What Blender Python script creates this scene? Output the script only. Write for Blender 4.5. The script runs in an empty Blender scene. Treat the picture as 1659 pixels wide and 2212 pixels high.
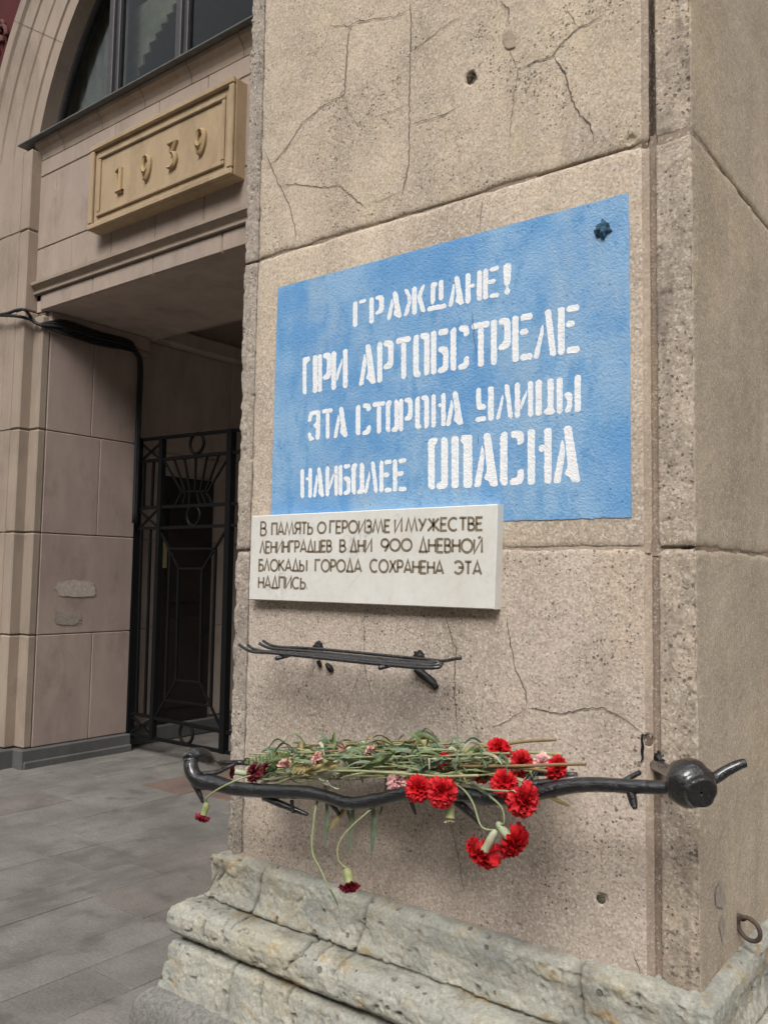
import bpy, math, random
import numpy as np
from mathutils import Vector, Matrix, noise as mnoise
from mathutils.geometry import tessellate_polygon
random.seed(7)
R_ = math.radians
SC = bpy.context.scene
COL = SC.collection

# ------------------------------------------------------------------ camera
F_PX, YAW, PIT, ROL = 1848.44443, -0.65877711, -0.0745292554, 0.0163063515
PW, PH = 1659.0, 2212.0                      # photo pixels the measurements are in
CAM = np.array([0.0, -1.72, 1.65])

def _rot():
    B = np.array([[1, 0, 0], [0, 0, -1], [0, 1, 0]], float)
    c, s = math.cos(YAW), math.sin(YAW); Ry = np.array([[c, -s, 0], [s, c, 0], [0, 0, 1]])
    c, s = math.cos(PIT), math.sin(PIT); Rx = np.array([[1, 0, 0], [0, c, -s], [0, s, c]])
    c, s = math.cos(ROL), math.sin(ROL); Rr = np.array([[c, -s, 0], [s, c, 0], [0, 0, 1]])
    return Rr @ Rx @ B @ Ry
ROT = _rot()

def _ray(x, y):
    return ROT.T @ np.array([x - PW / 2, y - PH / 2, F_PX])
def at(x, y, Y=0.0):                          # photo pixel -> point on the plane at depth Y
    d = _ray(x, y); return Vector(CAM + d * ((Y - CAM[1]) / d[1]))
def atx(x, y, X):                             # photo pixel -> point on the plane X
    d = _ray(x, y); return Vector(CAM + d * ((X - CAM[0]) / d[0]))
def atz(x, y, Z=0.0):
    d = _ray(x, y); return Vector(CAM + d * ((Z - CAM[2]) / d[2]))
def depth(P):
    return float((ROT @ (np.array(P) - CAM))[2])

cd = bpy.data.cameras.new('camera'); cam = bpy.data.objects.new('camera', cd); COL.objects.link(cam)
cd.sensor_fit = 'VERTICAL'; cd.sensor_height = 36.0; cd.lens = 36.0 * F_PX / PH
cd.clip_start = 0.05; cd.clip_end = 3000
m = Matrix.Identity(4)
for i in range(3):
    m[i][0] = ROT[0][i]; m[i][1] = -ROT[1][i]; m[i][2] = -ROT[2][i]; m[i][3] = CAM[i]
cam.matrix_world = m
SC.camera = cam

# ------------------------------------------------------------------ light
SUN_EL, SUN_AZ = R_(48), R_(160)              # azimuth clockwise from +Y
w = bpy.data.worlds.new('World'); SC.world = w; w.use_nodes = True
nt = w.node_tree; bg = nt.nodes['Background']
sky = nt.nodes.new('ShaderNodeTexSky'); sky.sky_type = 'NISHITA'; sky.sun_disc = False
sky.sun_elevation = SUN_EL; sky.sun_rotation = SUN_AZ
sky.air_density = 1.0; sky.dust_density = 4.0; sky.ozone_density = 1.0
hs = nt.nodes.new('ShaderNodeHueSaturation'); hs.inputs['Saturation'].default_value = 0.12   # overcast
nt.links.new(sky.outputs[0], hs.inputs['Color']); nt.links.new(hs.outputs[0], bg.inputs[0])
bg.inputs[1].default_value = 0.13
sl = bpy.data.lights.new('sun', 'SUN'); sl.energy = 0.9; sl.angle = R_(22); sl.color = (1, .96, .9)
so = bpy.data.objects.new('sun', sl); COL.objects.link(so)
sd = Vector((math.sin(SUN_AZ) * math.cos(SUN_EL), math.cos(SUN_AZ) * math.cos(SUN_EL), math.sin(SUN_EL)))
so.rotation_euler = sd.to_track_quat('Z', 'Y').to_euler()
SC.view_settings.view_transform = 'Standard'; SC.view_settings.look = 'None'
SC.view_settings.exposure = 0.92; SC.view_settings.gamma = 1.0
SC.render.engine = 'CYCLES'

# ------------------------------------------------------------------ numpy noise
def _h(ix, iy, iz, seed):
    n = (ix.astype(np.int64) * 374761393 + iy.astype(np.int64) * 668265263 + iz.astype(np.int64) * 2147483647 + seed * 974634777) & 0xffffffff
    n = ((n ^ (n >> 13)) * 1274126177) & 0xffffffff
    n = ((n ^ (n >> 16)) * 2246822519) & 0xffffffff
    return ((n ^ (n >> 15)) & 0xffffff) / float(0xffffff)
def vn(P, s, seed=0):
    P = np.asarray(P, float) * s; i = np.floor(P); f = P - i; u = f * f * (3 - 2 * f); i = i.astype(np.int64)
    r = 0
    for a in (0, 1):
        for b in (0, 1):
            for c in (0, 1):
                wgt = (u[:, 0] if a else 1 - u[:, 0]) * (u[:, 1] if b else 1 - u[:, 1]) * (u[:, 2] if c else 1 - u[:, 2])
                r = r + wgt * _h(i[:, 0] + a, i[:, 1] + b, i[:, 2] + c, seed)
    return r * 2 - 1
def fbm(P, s, o=4, seed=0, k=.5):
    r = 0; a = 1; t = 0
    for q in range(o):
        r = r + a * vn(P, s, seed + q * 17); t += a; a *= k; s *= 2.03
    return r / t

# ------------------------------------------------------------------ materials
class G:
    def __init__(s, name, rough=.8, spec=.3):
        s.m = bpy.data.materials.new(name); s.m.use_nodes = True; s.t = s.m.node_tree
        s.b = s.t.nodes['Principled BSDF']; s.b.inputs['Roughness'].default_value = rough
        s.b.inputs['Specular IOR Level'].default_value = spec
        s.p = s.n('ShaderNodeNewGeometry').outputs['Position']
    def n(s, ty, **k):
        x = s.t.nodes.new(ty)
        for a, v in k.items(): setattr(x, a, v)
        return x
    def set(s, sock, v):
        if hasattr(v, 'links') or isinstance(v, bpy.types.NodeSocket): s.t.links.new(v, sock)
        elif isinstance(v, tuple) and len(v) == 3 and sock.type == 'RGBA': sock.default_value = (*v, 1)
        else: sock.default_value = v
    def map(s, sc, loc=(0, 0, 0)):
        x = s.n('ShaderNodeMapping'); s.set(x.inputs[0], s.p); x.inputs['Scale'].default_value = sc; x.inputs['Location'].default_value = loc
        return x.outputs[0]
    def noise(s, sc, det=3, rough=.55, vec=None, dist=0):
        x = s.n('ShaderNodeTexNoise'); s.set(x.inputs['Vector'], vec or s.p)
        x.inputs['Scale'].default_value = sc; x.inputs['Detail'].default_value = det; x.inputs['Roughness'].default_value = rough
        x.inputs['Distortion'].default_value = dist
        return x.outputs[0]
    def vor(s, sc, vec=None, feat='F1', rnd=1.0):
        x = s.n('ShaderNodeTexVoronoi', feature=feat); s.set(x.inputs['Vector'], vec or s.p); x.inputs['Scale'].default_value = sc
        x.inputs['Randomness'].default_value = rnd
        return x.outputs['Distance'], x.outputs.get('Color')
    def rng(s, v, a, b, c=0., d=1.):
        x = s.n('ShaderNodeMapRange'); s.set(x.inputs[0], v)
        for i, q in enumerate((a, b, c, d)): x.inputs[1 + i].default_value = q
        return x.outputs[0]
    def mix(s, f, a, b, mode='MIX'):
        x = s.n('ShaderNodeMix', data_type='RGBA', blend_type=mode)
        s.set(x.inputs[0], f); s.set(x.inputs[6], a); s.set(x.inputs[7], b); return x.outputs[2]
    def math(s, op, a, b=0.):
        x = s.n('ShaderNodeMath', operation=op); s.set(x.inputs[0], a); s.set(x.inputs[1], b); return x.outputs[0]
    def sep(s, c, i):
        x = s.n('ShaderNodeSeparateColor'); s.set(x.inputs[0], c); return x.outputs[i]
    def bump(s, h, dist, st=1., nrm=None):
        x = s.n('ShaderNodeBump'); s.set(x.inputs['Height'], h); x.inputs['Distance'].default_value = dist; x.inputs['Strength'].default_value = st
        if nrm: s.set(x.inputs['Normal'], nrm)
        return x.outputs[0]
    def col(s, c): s.set(s.b.inputs['Base Color'], c)
    def nrm(s, n): s.set(s.b.inputs['Normal'], n)

def grey(g, v):          # value -> grey colour socket
    x = g.n('ShaderNodeCombineColor')
    for i in range(3): g.set(x.inputs[i], v)
    return x.outputs[0]

def stone(name, c1, c2, c3, pit=1., grain=1., gs=230, pscale=125, seed=0., streak=.10, grime=0.):
    g = G(name, .9, .2)
    v = g.map((1, 1, 1), (seed, seed * .7, seed * .3))
    big = g.noise(1.6, 4, .6, v); mid = g.noise(4.5, 5, .62, v)
    c = g.mix(g.rng(big, .38, .62), c1, c2)
    c = g.mix(g.math('MULTIPLY', g.rng(g.noise(2.3, 3, .6, g.map((1, 1, .45), (seed + 5, 2, 1))), .52, .68), .7), c, c3)
    st = g.noise(9, 3, .6, g.map((.7, .7, .10), (seed, 0, 0)))
    c = g.mix(1., c, grey(g, g.rng(st, .3, .7, 1 - streak, 1 + streak)), 'MULTIPLY')
    c = g.mix(1., c, grey(g, g.rng(mid, .3, .7, .84, 1.13)), 'MULTIPLY')
    d, cc = g.vor(gs, v)
    gr = g.math('MULTIPLY', g.rng(g.sep(cc, 0), 0, 1, -1, 1), 1.)
    gr = g.math('MULTIPLY', g.math('POWER', g.math('ABSOLUTE', gr), 1.6), g.math('SIGN', gr))
    fine = g.noise(140, 3, .75, v)
    c = g.mix(1., c, grey(g, g.math('ADD', g.math('MULTIPLY', gr, .20 * grain), g.rng(fine, .3, .7, 1 - .13 * grain, 1 + .13 * grain))), 'MULTIPLY')
    wsp = g.math('MULTIPLY', g.rng(g.sep(cc, 1), .86, .9), .55 * grain)
    c = g.mix(wsp, c, (.62, .57, .5))
    dv = g.n('ShaderNodeVectorMath', operation='ADD'); nz_ = g.n('ShaderNodeTexNoise'); g.set(nz_.inputs['Vector'], v); nz_.inputs['Scale'].default_value = 260
    sc_ = g.n('ShaderNodeVectorMath', operation='SCALE'); g.set(sc_.inputs[0], nz_.outputs['Color']); sc_.inputs['Scale'].default_value = .007
    g.set(dv.inputs[0], v); g.set(dv.inputs[1], sc_.outputs[0]); pv = dv.outputs[0]
    pd, pc = g.vor(pscale, pv)
    area = g.rng(g.noise(5, 3, .6, g.map((1, 1, 1), (seed + 9, 4, 2))), .32, .66, .08, .37)
    rad = g.math('MULTIPLY', g.math('POWER', g.sep(pc, 0), 1.9), g.math('MULTIPLY', area, pit))
    pm = g.rng(g.math('SUBTRACT', rad, pd), -.02, .06)
    pd2, pc2 = g.vor(pscale * 2.1, pv)
    rad2 = g.math('MULTIPLY', g.math('POWER', g.sep(pc2, 1), 2.5), g.math('MULTIPLY', area, pit * .95))
    pm2 = g.rng(g.math('SUBTRACT', rad2, pd2), -.02, .08)
    pm = g.math('MAXIMUM', pm, g.math('MULTIPLY', pm2, .85))
    sk = g.math('MULTIPLY', g.rng(g.noise(3.2, 6, .7, g.map((1.6, 1.6, .35), (seed + 2, 5, 3))), .54, .70), .38)
    c = g.mix(sk, c, (.23, .19, .15))
    c = g.mix(g.math('MULTIPLY', pm, .74), c, (.085, .065, .052))
    if grime:
        gm = g.rng(g.noise(11, 5, .7, g.map((1, 1, .35), (seed + 3, 1, 7))), .47, .66)
        c = g.mix(g.math('MULTIPLY', gm, grime), c, (.15, .125, .11))
    g.col(c)
    h = g.math('SUBTRACT', g.math('ADD', g.math('MULTIPLY', gr, .25), g.math('MULTIPLY', fine, .9)), g.math('MULTIPLY', pm, 1.6))
    g.nrm(g.bump(h, .0018, .65)); return g.m

M = {}
M['stone_up'] = stone('aggregate stone upper', (0.514, 0.423, 0.323), (0.440, 0.365, 0.289), (0.571, 0.474, 0.334), 1.5, 1.05, seed=0)
M['stone_mid'] = stone('aggregate stone middle', (0.514, 0.423, 0.329), (0.480, 0.394, 0.317), (0.537, 0.440, 0.323), .7, 1.3, seed=4)
M['stone_low'] = stone('aggregate stone lower', (0.468, 0.386, 0.320), (0.432, 0.364, 0.308), (0.485, 0.392, 0.302), 1.4, 1.15, seed=8)
M['strip'] = stone('rough corner stone', (0.433, 0.358, 0.283), (0.394, 0.329, 0.266), (0.478, 0.385, 0.283), 1.7, 1.1, pscale=105, seed=13, grime=.62)
M['strip_left'] = stone('rough corner stone grey', (0.392, 0.336, 0.281), (0.350, 0.298, 0.255), (0.414, 0.346, 0.270), 1.9, 1.0, pscale=110, seed=16, grime=.35)
M['side'] = stone('smooth side stone', (0.422, 0.352, 0.265), (0.391, 0.326, 0.254), (0.444, 0.362, 0.258), .3, .9, gs=300, seed=21, streak=.06)
M['joint'] = stone('mortar joint', (.16, .12, .09), (.13, .10, .08), (.2, .14, .1), .5, .8, seed=3)
M['jointd'] = stone('worn joint filler', (0.312, 0.244, 0.188), (0.250, 0.194, 0.150), (0.350, 0.263, 0.188), .5, .8, seed=6)
M['jointp'] = stone('pale joint filler', (.40, .32, .25), (.36, .285, .225), (.42, .34, .25), .5, .6, seed=5)

def facade(name, c1, c2, seed=0):
    g = G(name, .9, .2); v = g.map((1, 1, 1), (seed, 0, seed))
    c = g.mix(g.rng(g.noise(1.1, 4, .6, v), .35, .65), c1, c2)
    c = g.mix(1., c, grey(g, g.rng(g.noise(5, 5, .65, g.map((1, 1, .3))), .3, .7, .88, 1.1)), 'MULTIPLY')
    c = g.mix(1., c, grey(g, g.rng(g.noise(120, 2, .7), .3, .7, .93, 1.07)), 'MULTIPLY')
    gk = g.math('MULTIPLY', g.rng(g.noise(2.6, 7, .72, g.map((1, 1, .55), (seed + 4, 2, 6))), .52, .68), .42); c = g.mix(gk, c, (c1[0] * .45, c1[1] * .43, c1[2] * .42))
    g.col(c); g.nrm(g.bump(g.noise(60, 4, .6), .0025, .6)); return g.m
M['ashlar'] = facade('facade stone', (0.353, 0.283, 0.233), (0.325, 0.261, 0.222))
M['ashlar_warm'] = facade('facade stone warm', (0.330, 0.265, 0.209), (0.297, 0.238, 0.193), 3)
M['reveal'] = facade('passage reveal stone', (0.386, 0.303, 0.264), (0.342, 0.270, 0.237), 6)
M['dimstone'] = facade('passage stone', (0.497, 0.421, 0.373), (0.443, 0.373, 0.329), 9)
M['ceiling'] = facade('passage soffit plaster', (0.459, 0.370, 0.314), (0.414, 0.330, 0.285), 12)
M['red'] = facade('dark red plaster', (.085, .018, .018), (.07, .016, .017), 4)
M['ochre'] = facade('ochre painted plaster', (.415, .31, .195), (.375, .28, .18), 2)
M['ochre_num'] = facade('ochre numerals', (.40, .29, .165), (.36, .265, .155), 7)
M['darkplinth'] = facade('dark granite plinth', (.13, .13, .125), (.09, .09, .088), 5)

def limestone():
    g = G('weathered limestone', .92, .15)
    n1 = g.noise(4.5, 5, .65); n2 = g.noise(13, 5, .7); n3 = g.noise(2.2, 4, .6, g.map((1, 1, 1), (7, 3, 1)))
    c = g.mix(g.rng(n1, .35, .65), (.405, .398, .335), (.305, .307, .278))
    c = g.mix(g.rng(n2, .5, .68), c, (.48, .455, .38))
    c = g.mix(g.math('MULTIPLY', g.rng(n3, .53, .68), .55), c, (.40, .325, .19))
    oc = g.math('MULTIPLY', g.rng(g.noise(9, 5, .7, g.map((1, 1, 2.2), (1, 8, 3))), .56, .68), .75)
    c = g.mix(oc, c, (.37, .25, .10))
    c = g.mix(g.math('MULTIPLY', g.rng(g.noise(7, 5, .7, g.map((1, 1, .4), (4, 4, 4))), .55, .7), .6), c, (.20, .19, .165))
    fine = g.noise(110, 4, .7)
    c = g.mix(1., c, grey(g, g.rng(fine, .3, .7, .78, 1.2)), 'MULTIPLY')
    pd, pc = g.vor(38); rad = g.math('MULTIPLY', g.math('POWER', g.sep(pc, 0), 6.), .34)
    pm = g.rng(g.math('SUBTRACT', rad, pd), -.02, .06)
    c = g.mix(g.math('MULTIPLY', pm, .7), c, (.09, .08, .07))
    da = g.n('ShaderNodeAttribute'); da.attribute_name = 'dirt_shade'; c = g.mix(g.math('MINIMUM', g.math('MULTIPLY', da.outputs['Fac'], .85), .88), c, (.075, .068, .058))  # dirt and recess shade both painted into the colour
    g.col(c)
    h = g.math('SUBTRACT', g.math('ADD', g.math('MULTIPLY', g.noise(45, 6, .7), 1.3), fine), g.math('MULTIPLY', pm, 1.5))
    g.nrm(g.bump(h, .0035, .8)); return g.m
M['lime'] = limestone()
def granite():
    g = G('grey granite', .85, .3)
    c = g.mix(g.rng(g.noise(90, 3, .8), .35, .65), (.12, .117, .105), (.24, .232, .21))
    c = g.mix(g.math('MULTIPLY', g.rng(g.noise(4, 4, .6), .5, .7), .5), c, (.27, .255, .225))
    g.col(c); g.nrm(g.bump(g.noise(160, 3, .7), .0015, .6)); return g.m
M['granite'] = granite()

def pavement_mat():
    g = G('pavement granite slabs', .75, .35)
    a = g.n('ShaderNodeAttribute'); a.attribute_name = 'tone'; tone = a.outputs['Color']
    c = g.mix(1., tone, grey(g, g.rng(g.noise(2.2, 5, .65), .3, .7, .72, 1.22)), 'MULTIPLY')
    c = g.mix(1., c, grey(g, g.rng(g.noise(70, 4, .85), .3, .7, .72, 1.28)), 'MULTIPLY')
    d = g.math('MULTIPLY', g.rng(g.noise(3.1, 5, .6, g.map((1, 1.6, 1), (3, 5, 0))), .57, .68), .6)
    c = g.mix(d, c, (.085, .078, .07))
    d2 = g.math('MULTIPLY', g.rng(g.noise(1.7, 6, .7, g.map((1.5, .6, 1), (8, 2, 0))), .5, .62), .6); c = g.mix(d2, c, (.10, .092, .082))
    g.col(c); g.set(g.b.inputs['Roughness'], g.rng(g.noise(5, 3), .3, .7, .6, .85))
    g.nrm(g.bump(g.noise(90, 4, .7), .002, .5)); return g.m
M['pave'] = pavement_mat()
def flat(name, c, rough=.6, spec=.4, nz=.15, sc=60, bd=.001):
    g = G(name, rough, spec)
    g.col(g.mix(1., c, grey(g, g.rng(g.noise(sc, 4, .6), .3, .7, 1 - nz, 1 + nz)), 'MULTIPLY'))
    if bd: g.nrm(g.bump(g.noise(sc, 3, .6), bd, .5))
    return g.m
def blackpaint():
    g = G('glossy black paint on iron', .2, .5)
    c = g.mix(g.math('MULTIPLY', g.rng(g.noise(35, 4, .6), .52, .66), .6), (.004, .0045, .006), (.014, .0135, .0135))
    g.col(c); g.set(g.b.inputs['Roughness'], g.rng(g.noise(28, 4, .6), .4, .68, .07, .30))
    g.b.inputs['Specular IOR Level'].default_value = .5; g.b.inputs['Coat Weight'].default_value = .7; g.b.inputs['Coat Roughness'].default_value = .05
    h = g.math('ADD', g.noise(75, 4, .6), g.math('MULTIPLY', g.noise(320, 3, .6), .35))
    g.nrm(g.bump(h, .0075, .7)); return g.m
M['black'] = blackpaint()
M['gate'] = flat('gate iron', (.006, .006, .0065), .6, .15, .2, 30)
M['cable'] = flat('cable sheath', (.018, .018, .02), .55, .4, .2, 30)
M['rust'] = flat('rusty iron', (.085, .06, .05), .75, .3, .3, 120, .002)
M['metal_dark'] = flat('window frame paint', (.045, .042, .046), .5, .4, .15, 20)
M['sill'] = flat('sheet metal sill', (.10, .10, .095), .5, .4, .2, 20)
M['crack'] = flat('crack', (.105, .082, .064), .95, .1, .3, 80, 0)
M['crack2'] = flat('fine crack', (.175, .137, .106), .95, .1, .3, 80, 0)
M['hole'] = flat('shrapnel hole', (.10, .088, .065), .95, .1, .5, 120, .006)
M['lump'] = flat('corroded stub', (.045, .10, .155), .9, .2, .95, 130, .008)
M['soot'] = flat('black paint drip', (.012, .011, .011), .5, .3, .3, 60, .002)
M['smear'] = flat('grey smear', (.315, .275, .24), .9, .1, .2, 60, 0)
M['white_smear'] = flat('whitewash patch', (.43, .37, .325), .9, .1, .2, 40, 0)
M['door'] = flat('dark door', (.018, .013, .011), .55, .3, .3, 12)
M['notice'] = flat('paper notice', (.30, .26, .14), .8, .2, .2, 30, 0)
M['reflect_sheet'] = flat('stepped reflection sheet', (.52, .54, .45), .9, .1, .2, 8, 0)  # colour of the stair-edged reflection in the window
M['pane_tone'] = flat('added pane tone sheet', (.40, .41, .39), .9, .1, .2, 6, 0)  # sheet added behind the left pane, not a real hanging
M['room'] = flat('dim room', (.19, .18, .17), .9, .1, .2, 3, 0)
M['red_orn'] = facade('red ornament', (.12, .05, .042), (.10, .045, .04), 4)

def sign_blue():
    g = G('blue oil paint on stone', .6, .35)
    n = g.noise(3.2, 5, .62, g.map((1, 1, 1), (2, 0, 5))); n2 = g.noise(11, 4, .65, g.map((1.6, 1, .8)))
    c = g.mix(g.rng(n, .42, .58), (.130, .318, .595), (.245, .425, .64))
    c = g.mix(g.math('MULTIPLY', g.rng(n2, .5, .62), .75), c, (.105, .295, .565))
    c = g.mix(g.math('MULTIPLY', g.rng(g.noise(4, 5, .7, g.map((1, 1, .6), (9, 1, 3))), .5, .64), .7), c, (.33, .465, .60))
    pd, pc = g.vor(80); pm = g.rng(g.math('SUBTRACT', g.math('MULTIPLY', g.math('POWER', g.sep(pc, 0), 6.), .3), pd), -.02, .05)
    c = g.mix(g.math('MULTIPLY', pm, .6), c, (.05, .12, .25)); g.col(c)
    h = g.math('ADD', g.math('MULTIPLY', g.noise(130, 3, .6), 1.), g.math('MULTIPLY', g.noise(260, 3, .6), .6))
    g.nrm(g.bump(h, .004, .55)); return g.m
M['blue'] = sign_blue()
def sign_white():
    g = G('white stencil paint', .6, .3)
    c = g.mix(g.rng(g.noise(70, 4, .7), .56, .72), (.86, .865, .875), (.6, .67, .76)); g.col(c)
    h = g.math('ADD', g.math('MULTIPLY', g.noise(130, 3, .6), 1.), g.math('MULTIPLY', g.noise(260, 3, .6), .6))
    g.nrm(g.bump(h, .004, .55)); return g.m
M['white'] = sign_white()
def marble():
    g = G('white marble', .45, .35)
    c = g.mix(g.rng(g.noise(6, 5, .6), .35, .7), (.70, .69, .65), (.64, .62, .57))
    d = g.math('ABSOLUTE', g.math('SUBTRACT', g.noise(4.5, 5, .6, None, 1.2), .5))
    vein = g.math('MULTIPLY', g.rng(d, .0, .014, 1, 0), g.rng(g.noise(6, 3, .6, g.map((1, 1, 1), (4, 2, 9))), .5, .66))
    c = g.mix(g.math('MULTIPLY', vein, .55), c, (.36, .355, .35))
    c = g.mix(g.math('MULTIPLY', g.rng(g.noise(14, 5, .7, g.map((1, 1, .3), (3, 3, 3))), .55, .7), .35), c, (.52, .48, .41))
    c = g.mix(1., c, grey(g, g.rng(g.noise(60, 4, .6), .3, .7, .96, 1.03)), 'MULTIPLY')
    g.col(c); return g.m
M['marble'] = marble()
M['engrave'] = flat('bronze paint in engraved letters', (.19, .15, .10), .6, .4, .3, 150, 0)
def petal(name, c1, c2, edge=None):
    g = G(name, .55, .25)
    c = g.mix(g.rng(g.noise(60, 3, .6), .35, .65), c1, c2); g.col(c)
    try:
        g.b.inputs['Subsurface Weight'].default_value = 0.0
    except Exception: pass
    return g.m
M['red_p'] = petal('red carnation petals', (.60, .012, .016), (.40, .006, .012))
M['red_q'] = petal('deep red carnation petals', (.42, .008, .018), (.62, .02, .022))
M['dark_p'] = petal('withered dark red petals', (.14, .008, .016), (.075, .006, .012))
M['wilt_p'] = petal('faded crimson petals', (.30, .015, .035), (.18, .01, .025))
M['pink_p'] = petal('pink and white petals', (.70, .30, .32), (.75, .55, .50))
M['pale_p'] = petal('dried pale pink petals', (.62, .40, .34), (.55, .26, .24))
M['cream_p'] = petal('dry cream stamens', (.55, .45, .33), (.42, .33, .22))
M['calyx'] = petal('pale green calyx', (.30, .36, .21), (.40, .43, .30))
M['calyx2'] = petal('yellow green calyx', (.19, .24, .085), (.36, .32, .19))
M['stem'] = petal('grey green stem', (.20, .235, .12), (.28, .31, .17))
M['stem2'] = petal('yellow green stem', (.27, .28, .13), (.33, .33, .19))
M['stem3'] = petal('brown dry stem', (.27, .19, .09), (.21, .14, .075))
M['leaf'] = petal('blue green leaf', (.10, .145, .085), (.17, .215, .14))
M['leaf2'] = petal('dull green leaf', (.09, .14, .055), (.15, .19, .075))
M['leaf3'] = petal('dry pale leaf', (.46, .47, .36), (.36, .37, .25))
M['leaf4'] = petal('dry yellow leaf', (.33, .27, .12), (.24, .19, .08))

def glass():
    g = G('window glass', .03, .5); t = g.t
    t.nodes.remove(g.b); out = t.nodes['Material Output']
    gl = g.n('ShaderNodeBsdfGlossy'); gl.inputs['Roughness'].default_value = .02; gl.inputs[0].default_value = (.8, .85, .85, 1)
    tr = g.n('ShaderNodeBsdfTransparent'); tr.inputs[0].default_value = (.6, .63, .61, 1)
    fr = g.n('ShaderNodeFresnel'); fr.inputs[0].default_value = 1.35
    mx = g.n('ShaderNodeMixShader'); t.links.new(fr.outputs[0], mx.inputs[0]); t.links.new(tr.outputs[0], mx.inputs[1]); t.links.new(gl.outputs[0], mx.inputs[2])
    t.links.new(mx.outputs[0], out.inputs[0]); return g.m
M['glass'] = glass()

# ------------------------------------------------------------------ mesh helpers
WLOC = {}
def tag(o, label=None, cat=None, group=None, kind=None):
    if label: o['label'] = label
    if cat: o['category'] = cat
    if group: o['group'] = group
    if kind: o['kind'] = kind
    return o
def thing(name, loc, label, cat, group=None):
    o = bpy.data.objects.new(name, None); o.empty_display_size = .1; COL.objects.link(o); o.location = loc
    WLOC[o.name] = Vector(loc); return tag(o, label, cat, group)
def link(name, me, mat, parent, loc):
    o = bpy.data.objects.new(name, me); COL.objects.link(o)
    if mat is not None:
        for mm in (mat if isinstance(mat, list) else [mat]): me.materials.append(M[mm])
    if parent is not None:
        o.parent = parent; o.location = Vector(loc) - WLOC[parent.name]
    else: o.location = loc
    WLOC[o.name] = Vector(loc); return o

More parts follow.
